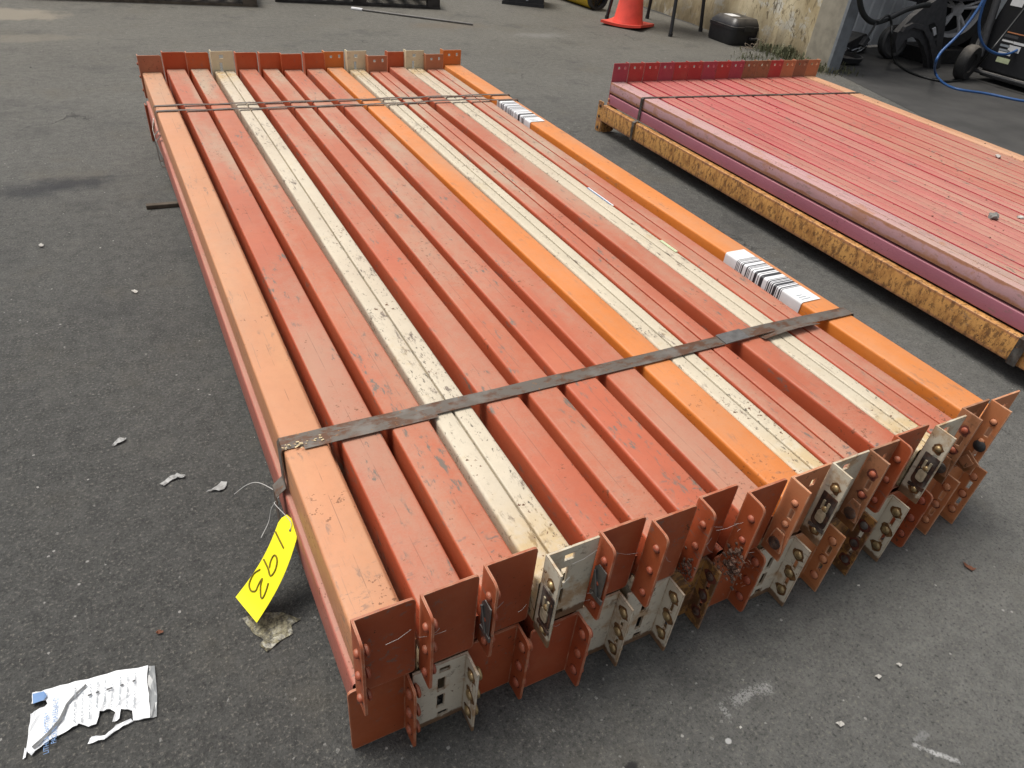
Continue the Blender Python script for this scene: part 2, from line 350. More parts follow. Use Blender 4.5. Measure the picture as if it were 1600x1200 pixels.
def asphalt():
    m = NT('asphalt'); v = m.coord(rnd=False)
    wob = m.vec('ADD', v, m.vec('MULTIPLY', m.n('ShaderNodeTexNoise').outputs[1], (0, 0, 0)))
    v1 = m.voro(v, 210); v2 = m.voro(v, 95); v3 = m.voro(v, 42)
    r1 = m.sep(v1.outputs['Color'])[0]; r2 = m.sep(v2.outputs['Color'])[1]; r3 = m.sep(v3.outputs['Color'])[2]
    fine = m.noise(v, 320, 3, .7); mid = m.noise(v, 28, 6, .65); big = m.noise(v, 1.1, 5, .6); big2 = m.noise(v, .42, 3, .5)
    lum = m.math('ADD', m.math('MULTIPLY', r1, .030), m.math('MULTIPLY', fine, .105))
    lum = m.math('ADD', lum, m.math('MULTIPLY', m.ss(mid, .3, .7), .040))
    lum = m.math('ADD', lum, m.ss(big, .3, .7, .0, .022))
    x, y, z = m.sep(v)
    far = m.ss(y, 1.2, 6.0, 0, .034)                       # drier, dustier surface further into the yard
    right = m.math('MULTIPLY', m.ss(x, .0, 1.4, 0, .045), m.ss(y, 2.2, .6))
    lum = m.math('ADD', lum, m.math('ADD', far, right))
    col = m.n('ShaderNodeCombineColor')
    m.l(lum, col.inputs[0]); m.l(m.math('MULTIPLY', lum, .985), col.inputs[1]); m.l(m.math('MULTIPLY', lum, .91), col.inputs[2])
    c = m.mix(m.math('MULTIPLY', m.ss(y, .8, 4.5, .26, .0), m.ss(x, .75, .0)), col.outputs[0], (.0, .0, .0))
    c = m.mix(m.ss(y, .5, 4.0, .10, 0), c, (.03, .035, .042))
    # pale and tan aggregate showing through, irregular and small
    gr = m.noise(v, 145, 5, .75); gr2 = m.noise(v, 62, 5, .7)
    c = m.mix(m.math('MULTIPLY', m.ss(gr, .54, .66), .95), c, (.19, .18, .155))
    c = m.mix(m.math('MULTIPLY', m.ss(gr, .46, .34), .8), c, (.02, .02, .02))
    c = m.mix(m.math('MULTIPLY', m.ss(gr2, .62, .70), .6), c, (.19, .18, .155))
    c = m.mix(m.math('MULTIPLY', m.ss(r2, .992, .994), m.ss(m.math('ADD', v2.outputs['Distance'], m.math('MULTIPLY', gr, .8)), .72, .6)), c, (.33, .32, .30))
    c = m.mix(m.ss(y, 2.0, 6.5, 0, .45), c, m.mix(1.0, c, (1.0, .90, .74), 'MULTIPLY'))
    # brownish dusty patches
    c = m.mix(m.math('MULTIPLY', m.ss(m.noise(v, 2.1, 5, .65), .52, .72), .38), c, (.12, .105, .078))
    c = m.mix(m.math('MULTIPLY', m.ss(m.noise(v, 3.2, 6, .65), .52, .70), .32), c, (.03, .03, .031))
    c = m.mix(m.math('MULTIPLY', m.ss(m.noise(v, 4.7, 6, .68), .56, .72), .22), c, (.20, .19, .165))
    def blob(cx, cy, rx, ry, rot, col_, amt, edge=.9, ns=6.0, na=1.0, brk=None):
        nonlocal c
        mp = m.n('ShaderNodeMapping'); mp.vector_type = 'TEXTURE'; m.l(v, mp.inputs[0])
        mp.inputs['Location'].default_value = (cx, cy, 0); mp.inputs['Rotation'].default_value = (0, 0, rot); mp.inputs['Scale'].default_value = (rx, ry, 1)
        d = m.vec('LENGTH', mp.outputs[0], (0, 0, 0))
        d = m.math('ADD', d, m.math('MULTIPLY', m.math('SUBTRACT', m.noise(v, ns, 6, .7), .5), na*1.6))
        f_ = m.math('MULTIPLY', m.ss(d, 1.0, 1.0-edge), amt)
        if brk is not None: f_ = m.math('MULTIPLY', f_, m.ss(m.math('ADD', m.math('ADD', m.math('MULTIPLY', m.noise(v, 240, 3, .8), .75), m.math('MULTIPLY', gr, .25)), m.math('MULTIPLY', m.ss(d, 1.0, .1), .16)), brk, brk+.10))
        c = m.mix(f_, c, col_)
    p = G(95, 292); blob(p.x, p.y, .26, .12, .12, (.022, .023, .028), .75, .9, 8, 1.3)
    p = G(40, 300); blob(p.x, p.y, .22, .05, .1, (.03, .03, .032), .4, .9, 9)
    p = G(170, 276); blob(p.x, p.y, .20, .022, -.1, (.035, .035, .035), .4, .9, 9)
    p = G(30, 22); blob(p.x-.1, p.y, .45, .30, 0, (.27, .235, .18), .75, .5, 4)
    p = G(20, 60); blob(p.x, p.y, .55, .14, 0, (.21, .185, .145), .5, .6, 4)
    p = G(1170, 1085); q = G(1240, 1058); r0 = G(1120, 1112); rot = math.atan2(q.y-r0.y, q.x-r0.x); blob(p.x, p.y, .085, .026, rot, (.40, .40, .39), .60, .97, 22, 1.3, .57)
    p = G(1135, 1112); blob(p.x, p.y, .035, .02, 1.2, (.40, .40, .39), .6, .9, 60, 1.2, .60)
    p = G(1138, 1158); blob(p.x, p.y, .007, .006, 0, (.5, .5, .49), .85, .4, 60, .4)
    p = G(1465, 1178); q = G(1525, 1200); r0 = G(1412, 1158); rot = math.atan2(q.y-r0.y, q.x-r0.x); blob(p.x, p.y, .075, .010, rot, (.48, .48, .47), .85, .9, 60, 1.2, .55)
    p = G(1440, 1150); blob(p.x, p.y, .03, .015, 0, (.3, .3, .3), .5, .8, 60, 1.1, .55)
    p = G(985, 1200); blob(p.x, p.y, .022, .014, .2, (.015, .015, .016), .85, .5, 30)
    p = G(845, 55); blob(p.x, p.y, .35, .14, 0, (.24, .235, .22), .4, .8, 5)
    p = G(1240, 105); blob(p.x-.1, p.y, .45, .3, 0, (.17, .14, .09), .7, .8, 5)
    p = G(700, 40); blob(p.x, p.y, .5, .2, 0, (.16, .12, .08), .35, .8, 5)
    # hairline cracks
    cr = m.voro(m.vec('ADD', v, m.vec('MULTIPLY', m.vec('SUBTRACT', m.n('ShaderNodeCombineXYZ').outputs[0], (0, 0, 0)), (1, 1, 1))), 2.3, 'DISTANCE_TO_EDGE')
    vw = m.n('ShaderNodeTexNoise'); m.l(v, vw.inputs['Vector']); vw.inputs['Scale'].default_value = 5; vw.inputs['Detail'].default_value = 6
    m.l(m.vec('ADD', v, m.vec('MULTIPLY', vw.outputs[1], (.35, .35, 0))), cr.inputs['Vector'])
    crk = m.math('MULTIPLY', m.ss(cr.outputs['Distance'], .012, .002), m.ss(m.noise(v, 1.7, 3), .56, .66))
    c = m.mix(m.math('MULTIPLY', crk, .5), c, (.018, .018, .018))
    c = m.mix(.13, c, (.012, .013, .016))
    h = m.math('ADD', m.math('MULTIPLY', v1.outputs['Distance'], .35), m.math('ADD', m.math('MULTIPLY', fine, .5), m.math('MULTIPLY', mid, .8)))
    h = m.math('SUBTRACT', h, m.math('MULTIPLY', crk, 1.5))
    h = m.math('ADD', h, m.math('ADD', m.math('MULTIPLY', gr, 1.0), m.math('MULTIPLY', gr2, .9)))
    return m.set(col=c, rough=.85, spec=.3, normal=m.bump(h, .8, .0045))
M_asphalt = asphalt()

def wallmat():
    m = NT('stained_plaster'); v = m.coord(rnd=False); sv = m.vec('MULTIPLY', v, (1, 1, .35))
    c = m.mix(m.ss(m.noise(sv, 3.5, 6, .65), .35, .7), (.58, .50, .34), (.42, .33, .19))
    c = m.mix(m.ss(m.noise(v, 6, 7, .7), .52, .62), c, (.56, .53, .45))
    c = m.mix(m.math('MULTIPLY', m.ss(m.noise(sv, 26, 8, .75, .6), .53, .61), m.ss(m.noise(v, 1.6, 3), .38, .62, .15, .85)), c, (.11, .085, .05))
    vo = m.voro(m.vec('ADD', v, m.vec('MULTIPLY', m.noise(v, 6, 4), (.2, .2, .2))), 5.5, 'DISTANCE_TO_EDGE')
    c = m.mix(m.math('MULTIPLY', m.math('MULTIPLY', m.ss(vo.outputs['Distance'], .016, .002), .6), m.ss(m.noise(v, 2.2, 3), .52, .64)), c, (.07, .055, .035))
    z = m.sep(v)[2]
    c = m.mix(m.math('MULTIPLY', m.ss(z, .45, 0.0), m.ss(m.noise(sv, 8, 5), .3, .6, .25, .85)), c, (.13, .10, .06))
    return m.set(col=c, rough=.9, spec=.2, normal=m.bump(m.noise(v, 40, 8, .7), .5, .006))
M_wall = wallmat()
M_concrete = simple('weathered_concrete', (.30, .27, .21), .9, 0, .45, nscale=7)
M_panel = simple('galvanised_panel', (.78, .81, .84), .5, 0, .25, nscale=5)
M_trim = simple('slate_trim', (.19, .205, .22), .5, .2, .2)
M_garagefloor = simple('shade_darkened_concrete', (.055, .053, .050), .7, 0, .45, nscale=3)  # concrete colour darkened to carry the shade inside the bay

# ------------------------------------------------------------------ ground
mb = MB(); S = 90
mb.add([(-S,-S,0),(S,-S,0),(S,S,0),(-S,S,0)], [(0,1,2,3)])
ground = tag(mb.build('ground', M_asphalt, smooth=0), 'grey worn asphalt yard with pale specks and stains', kind='structure')

# ------------------------------------------------------------------ main bundle of beams
U = 0.9
XS = [.1398,.2528,.3631,.4637,.5902,.7001,.8019,.9185,1.0327,1.1235,1.2111,1.3616,1.4515,1.5438,1.7007]
XF = [.1086,.2237,.3318,.4435,.5637,.6787,.7817,.9054,1.0162,1.1270,1.2251,1.3622,1.4570,1.5613,1.7025]
WD = [.0872,.0875,.0860,.0944,.0868,.0803,.0894,.0896,.0881,.0795,.0993,.0867,.0850,.1056,.1009]
PX = [.138,.248,.363,.468,.580,.683,.801,.899,1.012,1.125,1.236,1.329,1.451,1.574,1.675]
PW = [.102,.101,.101,.106,.100,.103,.097,.104,.109,.107,.091,.115,.105,.098,.109]
NY = [.625,.626,.639,.618,.626,.612,.625,.600,.598,.596,.596,.608,.596,.616,.610]
FY = [4.03,4.09,4.075,4.035,4.06,4.045,4.015,4.03,4.05,4.0,3.945,4.027,3.99,3.96,4.046]
KIND = ['peach','red','red','cream','red','red','red','red','orange','cream','rib','red','cream','rib','orange']
CKIND = ['red','red','red','cream','red','red','red','redrust','peach','cream','brown','red','cream','brown','peach']
FKIND = ['terra','red','red','cream','red','red','red','red','orange','cream','terra','red','cream','terra','orange']
LKIND = ['red','cream','red','red','cream','cream','rust','red','cream','peach','rust','cream','red','peach','peach']
LTIP = [(645,1158),(740,1140),(815,1093),(905,1073),(966,1038),(1040,1012),(1095,978),(1155,945),(1230,945),(1281,921),(1326,893),(1382,878),(1412,851),(1457,834),(1497,816)]
BODY = dict(peach=M_peach, red=M_red, cream=M_cream, orange=M_orange, rib=M_redrib)
PLATE = dict(terra=M_cterra, red=M_cred, redrust=M_cred, cream=M_ccream, peach=M_cpeach, brown=M_cbrown, rust=M_crust, orange=M_corange, crimson=M_crimson, crimson2=M_crimson2, farred=M_cred2, farcream=M_ccream2)
RIV = dict(terra=M_rivet_red, red=M_rivet_red, redrust=M_rivet_red, cream=M_rivet_brass, peach=M_rivet_peach, brown=M_rivet_red, rust=M_lockdark, orange=M_rivet_peach)
H = .104
M_halo = dict(cream=simple('rust_halo', (.20, .095, .03), .8, 0, .7, nscale=110), red=simple('dark_red_grime', (.15, .035, .02), .7, 0, .6, nscale=110))
for k_ in ('terra','redrust','brown','rust','peach','orange'): M_halo[k_] = M_halo['red']
ZU, ZL = .184, .078         # undersides of the upper and lower beams
T = .004                    # plate thickness

def beam_body(name, w, h, L, kind, mat, parent, x0=0.0, z0=0.0, y0=0.004, step=True):
    mb = MB()
    if kind in ('cream', 'rib'):                # two channels nested lip to lip, a seam between them
        c = w*.5
        P = [(0,0),(w,0),(w,h),(c+.0022,h),(c+.0022,h-.010),(c-.0022,h-.010),(c-.0022,h),(0,h)]
        r = [.004,.004,.007,.003,0,0,.003,.007]
    else:                                       # stepped box section: ledge on the right
        s_ = .012
        P = [(0,0),(w+s_,0),(w+s_,h-.041),(w,h-.041),(w,h),(0,h)]
        r = [.004,.004,.004,.002,.0065,.0065]
    P = fillet(P, r, 3)
    n = len(P); ys = [y0 + (L-2*y0)*k/24 for k in range(25)]
    rnd = random.Random(name + str(w) + str(x0) + str(L))
    a1, a2, ph = rnd.uniform(-.0012, .0012), rnd.uniform(-.0015, .0004), rnd.uniform(0, 6)
    V = []; F_ = []
    for j, y in enumerate(ys):
        t = (y-y0)/(L-2*y0); bx = a1*math.sin(math.pi*t) + .0006*math.sin(9*t+ph); bz = a2*math.sin(math.pi*t)
        V += [(x0+u+bx, y, z0+v+bz) for u, v in P]
    for j in range(24):
        F_ += [(j*n+i, j*n+(i+1)%n, (j+1)*n+(i+1)%n, (j+1)*n+i) for i in range(n)]
    mb.add(V, F_)
    return mb.build(name, mat, parent, 40)

def grid_plate(mb, xs, zs, holes, y0, y1, fn=None):
    nx, nz = len(xs)-1, len(zs)-1
    solid = [[not any(a-1e-6 <= (xs[i]+xs[i+1])/2 <= b+1e-6 and c-1e-6 <= (zs[k]+zs[k+1])/2 <= d+1e-6 for a,b,c,d in holes) for k in range(nz)] for i in range(nx)]
    V = []; idx = {}
    def vid(i, k, s):
        key = (i, k, s)
        if key not in idx: idx[key] = len(V); V.append((xs[i], y1 if s else y0, zs[k]))
        return idx[key]
    F_ = []
    for i in range(nx):
        for k in range(nz):
            if not solid[i][k]: continue
            F_.append((vid(i,k,0), vid(i+1,k,0), vid(i+1,k+1,0), vid(i,k+1,0)))
            F_.append((vid(i,k,1), vid(i,k+1,1), vid(i+1,k+1,1), vid(i+1,k,1)))
            for di, dk, a, b in ((-1,0,(i,k),(i,k+1)),(1,0,(i+1,k),(i+1,k+1)),(0,-1,(i,k),(i+1,k)),(0,1,(i,k+1),(i+1,k+1))):
                ii, kk = i+di, k+dk
                if 0 <= ii < nx and 0 <= kk < nz and solid[ii][kk]: continue
                F_.append((vid(*a,0), vid(*b,0), vid(*b,1), vid(*a,1)))
    mb.add([fn(*p) for p in V] if fn else V, F_)

def connector(parent, kind, W, P, x0, z0, sgn, right, y, rounded, flip=False, rivets=True, studs=True, hooks=None, holes='auto', D=.045):
    """angle plate: a face across the beam end and a leg pointing away from the beam (sgn -1 near end, +1 far end)"""
    mb = MB(); ya, yb = y, y + sgn*T
    xl, xr = x0, x0 + W
    if holes == 'auto':
        if kind == 'cream': holes = 'slots'
        elif kind in ('peach', 'brown', 'rust', 'orange', 'terra2'): holes = 'twin'
        else: holes = ''
    zc = (lambda q: z0 + P*q) if not flip else (lambda q: z0 + P*(1-q))
    if holes:
        if holes == 'slots':
            hx = xl + W*(.40 if not right else .52)
            H_ = [(hx-.0062, hx+.0062, *sorted((zc(.53), zc(.75)))), (hx-.0062, hx+.0062, *sorted((zc(.24), zc(.45)))),
                  (hx-.004, hx+.014, *sorted((zc(.84), zc(.92)))), (hx-.004, hx+.014, *sorted((zc(.07), zc(.14))))]
        elif holes == 'twin':
            H_ = [(xl+W*.24, xl+W*.36, *sorted((zc(.80), zc(.87)))), (xl+W*.62, xl+W*.74, *sorted((zc(.76), zc(.85))))]
        else:
            H_ = [(xl+W*.28, xl+W*.40, *sorted((zc(.84), zc(.90)))), (xl+W*.72, xl+W*.82, *sorted((zc(.84), zc(.92))))]
        xs = sorted({xl, xr} | {h[0] for h in H_} | {h[1] for h in H_}); zs = sorted({z0, z0+P} | {h[2] for h in H_} | {h[3] for h in H_})
        grid_plate(mb, xs, zs, H_, ya, yb)
    else:
        r = [0, 0, 0, 0]; rr = .009 if rounded else .002
        pts = [(xl, z0), (xr, z0), (xr, z0+P), (xl, z0+P)]
        rad = [.001 if not right else rr, rr if not right else .001, rr if not right else .001, .001 if not right else rr]
        mb.prism(fillet(pts, rad, 3), lambda u, v, w: (u, w, v), ya, yb)
    # leg
    e = yb + sgn*(D-T)
    pts = [(yb, z0), (e, z0+.001), (e, z0+P-.001), (yb, z0+P)]
    if rounded: rad = [.0, .011, .014, .0]
    else: rad = [.0, .004, .004, .0]
    if sgn > 0: pts = [(q[0], q[1]) for q in pts]
    lx = xr - T if right else xl
    if not rounded and rivets:                   # square legs carry punched slots between the lugs
        ym = yb + sgn*D*.56; H_ = [(ym-.0042, ym+.0042, *sorted((zc(.56), zc(.69)))), (ym-.0042, ym+.0042, *sorted((zc(.25), zc(.39))))]
        us = sorted({yb, e} | {h[0] for h in H_} | {h[1] for h in H_}); zs = sorted({z0, z0+P} | {h[2] for h in H_} | {h[3] for h in H_})
        ks = .004
        grid_plate(mb, us, zs, H_, lx, lx+T, lambda a, w, z: (w, a, z))
    else:
        mb.prism(fillet(pts, rad, 4), lambda u, v, w: (w, u, v), lx, lx + T)
    o = mb.build('end_connector', PLATE[kind], parent, 30)
    if rivets:
        ym = yb + sgn*D*.52
        for q in (.78, .48, .16):
            rm = MB(); zz = zc(q)
            side = -1
            hr = .0068 if not flip else .0090
            Mx = Matrix.Translation((lx, ym, zz)) @ Matrix.Rotation(R3(-90), 4, 'Y')
            rm.lathe([(hr, 0), (hr, .0018), (hr*.85, .0042), (hr*.45, .0056), (0, .006)], Mx, 12)
            Mx = Matrix.Translation((lx+T, ym, zz)) @ Matrix.Rotation(R3(90), 4, 'Y')
            rm.lathe([(hr*.7, 0), (hr*.7, .005), (hr*1.25, .006), (hr*1.25, .0095), (hr*.9, .0115), (0, .012)], Mx, 12)
            rr_ = random.Random(q*77 + lx*31 + kind.__len__()); f0, f1 = (1.25, 2.05) if kind in ('cream', 'rust', 'brown') else (1.02, 1.3)
            rm.mi = 1; k_ = 14
            ring = [Vector((lx-.0004, ym + math.cos(2*math.pi*a/k_)*hr*rr_.uniform(f0, f1), zz + math.sin(2*math.pi*a/k_)*hr*rr_.uniform(f0, f1) - .001)) for a in range(k_)]
            rm.add(ring + [Vector((lx-.0006, ym, zz))], [(a, (a+1) % k_, k_) for a in range(k_)])
            rm.build('rivet', [RIV.get(kind, M_rivet_red), M_halo.get(kind, M_cbrown)], o, 40)
            if hooks and False: pass
        # oval cut-outs left by the lugs, as sunk dark slugs around the middle rivet
    if hooks:
        ym = yb + sgn*D*.5
        if hooks == 'plate':       # dark rusted safety lock with a pressed keyhole shape
            lm = MB(); Mx = lambda u, v, w: (lx - w, ym + u, zc(.44) + v)
            lm.prism(fillet([(-.0165,-.040),(.0165,-.040),(.0165,.042),(-.0165,.042)], [.012,.012,.002,.002], 4), Mx, .0005, .0022)
            lk = lm.build('lock_plate', M_lockdark, o, 30)
            km = MB()
            km.prism(fillet([(-.008,.004),(-.003,.004),(-.003,.026),(-.008,.026)], .001, 2), Mx, .0022, .0042)
            km.prism(fillet([(.003,.004),(.008,.004),(.008,.026),(.003,.026)], .001, 2), Mx, .0022, .0042)
            km.prism(fillet([(-.009,-.026),(.009,-.026),(.009,.002),(-.009,.002)], .007, 4), Mx, .0022, .0046)
            kk = km.build('lock_tongue', M_tongue if kind == 'cream' else RIV.get(kind, M_rivet_red), o, 30)
            fm = MB()
            fm.prism([(-.018,-.045),(.016,-.049),(.016,-.042),(-.018,-.036)], Mx, .0005, .003)
            fm.build('lock_foot', M_lockdark, o, 30)
        elif hooks == 'grey':      # bare steel clip
            lm = MB(); Mx = lambda u, v, w: (lx - w, ym + u, zc(.52) + v)
            lm.prism([(-.016,-.030),(.012,-.030),(.012,.022),(.004,.034),(-.016,.034)], Mx, .003, .0048)
            lm.prism([(-.022,-.040),(.010,-.044),(.010,-.034),(-.022,-.030)], Mx, .003, .006)
            lm.tube([(lx-.006, ym-.008, zc(.35)), (lx-.007, ym+.008, zc(.62))], .0022, 6)
            lm.build('lock_clip', M_lockgrey, o, 30)
        elif hooks == 'flap':      # painted wedge-shaped lock swung down
            lm = MB(); Mx = lambda u, v, w: (lx - w, ym + u, zc(.24) + v)
            lm.prism(fillet([(-.018,-.022),(.018,-.022),(.010,.024),(-.010,.024)], .003, 3), Mx, .001, .004)
            lm.build('lock_flap', PLATE[kind], o, 30)
            km = MB(); km.lathe([(.013, 0), (.013, .003), (.009, .0045), (.0, .005)], Matrix.Translation((lx-.004, ym, zc(.20))) @ Matrix.Rotation(R3(-90), 4, 'Y'), 14)
            km.build('lock_stud', M_lockdark, o, 40)
        elif hooks == 'diamond':
            lm = MB(); Mx = lambda u, v, w: (lx - w, ym + u, zc(.16) + v)
            a = .027; lm.prism(fillet([(-a*.3,-a),(a,-a*.3),(a*.3,a),(-a,a*.3)], .004, 3), Mx, .005, .008)
            lm.build('lock_plate', M_cbrown, o, 30)
            km = MB()
            b = .017; km.prism(fillet([(-b*.3,-b),(b,-b*.3),(b*.3,b),(-b,b*.3)], .003, 3), Mx, .008, .0105)
            km.build('lock_tongue', M_cbrown, o, 30)
            bm_ = MB(); bm_.lathe([(.012, 0), (.014, .004), (.010, .008), (0, .009)], Matrix.Translation((lx, ym-.004, zc(.42))) @ Matrix.Rotation(R3(-90), 4, 'Y'), 14)
            bm_.build('black_washer', M_blackmat, o, 40)
    return o

ULAB = ['peach-painted beam along the open edge of the big bundle, tied with the yellow tag',
 'red beam next to the peach beam in the big bundle top row',
 'red beam in the gap between a fellow red beam and the first cream beam',
 'single cream beam with a centre seam standing among the red beams',
 'red beam touching the right flank of the lone cream beam',
 'dusty red beam two places right of the lone cream beam',
 'dusty red beam three places right of the lone cream beam',
 'red beam beside the middle orange beam, its end plate matted with debris',
 'bright orange beam in the middle of the big bundle, without barcode',
 'speckled cream beam pressed against the middle orange beam',
 'seamed red beam pressed against the speckled cream beam, right of the orange one',
 'plain red beam between the two right-hand seamed pairs of the bundle',
 'speckled cream beam closest to the barcoded orange beam',
 'seamed dusty red beam wedged beside the barcoded orange beam',
 'bright orange beam on the far edge carrying two white barcode labels']
LLAB = ['lower-layer beam under the peach beam, red end plate at the bundle corner',
 'lower-layer beam with slotted cream end plate, the one nearest the peach beam',
 'lower-layer beam with red end plate just right of the first cream lower plate',
 'lower-layer beam with red end plate below the lone cream beam',
 'lower-layer beam with plain cream end plate, left one of the adjoining cream pair',
 'lower-layer beam with rust-edged cream end plate, right one of the adjoining cream pair',
 'lower-layer beam with heavily rusted brown end plate beside the cream pair',
 'lower-layer beam with dark red end plate under the matted debris',
 'lower-layer beam with yellow-stained slotted cream end plate under the orange beam',
 'lower-layer beam with clean peach end plate beside the yellow-stained cream one',
 'lower-layer beam with dark rusted end plate between a peach and a cream plate',
 'lower-layer beam with brassy-riveted cream end plate toward the right end',
 'lower-layer beam with dark red rounded end plate near the right corner',
 'lower-layer beam with peach end plate second from the right corner',
 'lower-layer beam with orange-peach end plate at the far right corner']
UHOOK = [None,'grey2',None,'plate','grey',None,None,None,'flap','plate','flap',None,'plate','plate','diamond']
UHOOK = [None,None,'grey','plate','grey',None,None,None,'flap','plate','flap',None,'plate','flap','diamond']
GB = 'used pallet rack beams in the big bundle'
beams = []
for i in range(15):
    s = (XF[i]-XS[i])/(4.03-1.16)
    xn = XS[i] + s*(NY[i]-1.16)
    L = (FY[i]-NY[i])*U
    px, dx = PX[i]*U, (xn-PX[i])*U
    t = empty('rack_beam', (px, NY[i]*U, ZU), -math.atan(s), ULAB[i], 'rack beam', GB)
    jz = random.Random(i).uniform(-.0015, .0015)
    beam_body('beam_tube', WD[i]*U, H, L, KIND[i], BODY[KIND[i]], t, dx, jz)
    rounded = CKIND[i] in ('red', 'redrust', 'terra')
    P_ = .182
    connector(t, CKIND[i], PW[i]*U, P_, 0, -.007, -1, False, 0.0, rounded, hooks=UHOOK[i])
    fx = dx - .008*U; rounded = FKIND[i] in ('red', 'terra')
    if FKIND[i] == 'cream': fh = .190
    else: fh = .178
    connector(t, {'red':'farred','cream':'farcream'}.get(FKIND[i], FKIND[i]), min(.106, .106)*U if i != 14 else .112*U, fh, fx, -.004, 1, False, L, rounded, rivets=(i == 0), holes={'cream':'slots','orange':'twin2','terra':'twin2' if i > 0 else ''}.get(FKIND[i], ''))
    beams.append((t, dx, L))

for i in range(15):
    p = G(*LTIP[i], .018)                       # outer bottom corner of the leg
    xr = p.x + .003
    W = .094
    y = p.y + .045
    y = .5*y + .5*NY[i]*U
    xl = xr - W
    kind = LKIND[i]
    t = empty('rack_beam', (xl, y, ZL), -math.atan((XF[i]-XS[i])/2.87), LLAB[i], 'rack beam', 'used pallet rack beams in the lower layer')
    L = 3.06 if i else 3.02
    beam_body('beam_tube', .074, H-.0015, L, 'red', M_pinkred if i == 0 else BODY.get(kind, M_redrib), t, .010, 0, step=False)
    rounded = kind == 'red'
    connector(t, kind, W, .1725, 0, -.076, -1, True, 0.0, rounded, flip=True, holes='slots' if kind == 'cream' and i in (1, 5, 8) else '')
    if i == 0:
        connector(t, kind, W, .160, 0, -.076, 1, False, L, rounded, flip=True, rivets=False, holes='')

# barcode labels wrapped over the shoulder of the barcoded beam
def barcode_mat():
    m = NT('barcode_print'); v = m.coord(rnd=False); y = m.sep(v)[1]
    q = m.n('ShaderNodeTexWhiteNoise'); q.noise_dimensions = '1D'
    m.l(m.math('FLOOR', m.math('MULTIPLY', y, 380.0)), q.inputs['W'])
    bars = m.ss(q.outputs['Value'], .50, .51)
    return m.set(col=m.mix(bars, (.70, .70, .71), (.035, .035, .04)), rough=.45)
M_bar = barcode_mat()
t, dx, L = beams[14]
w = WD[14]*U
def shoulder(off):
    arc = fillet([(0,.03),(0,H),(w*.78,H)], [0,.0065,0], 6)
    out = []
    for k, (u, v) in enumerate(arc):
        a = Vector(arc[max(k-1,0)]); b = Vector(arc[min(k+1,len(arc)-1)]); tn = (b-a).normalized(); nn = Vector((-tn.y, tn.x))
        out.append((dx+u+nn.x*off, v+nn.y*off))
    return out
def label(y0, y1, b0, b1):
    a = shoulder(.0012); n = len(a)
    def strip(name, lo, hi, mat, parent):
        mb = MB(); ys = [lo+(hi-lo)*k/4 for k in range(5)]
        V = [(u, y, v) for y in ys for u, v in a]; F_ = []
        for j in range(4): F_ += [(j*n+i, j*n+i+1, (j+1)*n+i+1, (j+1)*n+i) for i in range(n-1)]
        mb.add(V, F_)
        return mb.build(name, mat, parent, 60)
    o = strip('barcode_label', b0, b1, M_bar, t)
    strip('label_margin', y0, b0, M_white, o); strip('label_margin', b1, y1, M_white, o)
    # small grey lines of print on the margins
    for k in range(3):
        mb = MB(); yy = y0 + .012 + k*.010
        mb.box((dx+.012, yy, H+.0014), (dx+.045-.006*k, yy+.003, H+.0017)); mb.build('print_line', M_greyprint, o, 0)
def ylab(px, py): return (G(px, py, ZU+H).y - t.location.y)
label(ylab(1277, 468), ylab(1150, 392), ylab(1250, 448), ylab(1165, 402))
label(ylab(842, 190), ylab(785, 156), ylab(832, 184), ylab(790, 160))

# small coloured sticker strips on the cream beam beside it
t13 = beams[12][0]
mb = MB(); y0 = G(1050, 395, ZU+H).y - t13.location.y
mb.box((beams[12][1]+.066, y0, H+.0005), (beams[12][1]+.0765, y0+.08, H+.0018)); mb.build('green_sticker', M_ltgreen, t13, 0)
mb = MB(); y0 = G(955, 322, ZU+H).y - t13.location.y
mb.box((beams[12][1]+.0725, y0, H-.0005), (beams[12][1]+.0772, y0+.16, H+.0016)); mb.build('white_sticker', M_white, t13, 0)
mb = MB(); mb.box((beams[12][1]+.0685, y0+.01, H+.0005), (beams[12][1]+.0703, y0+.16, H+.0016)); mb.build('blue_sticker_edge', M_blueprint, t13, 0)

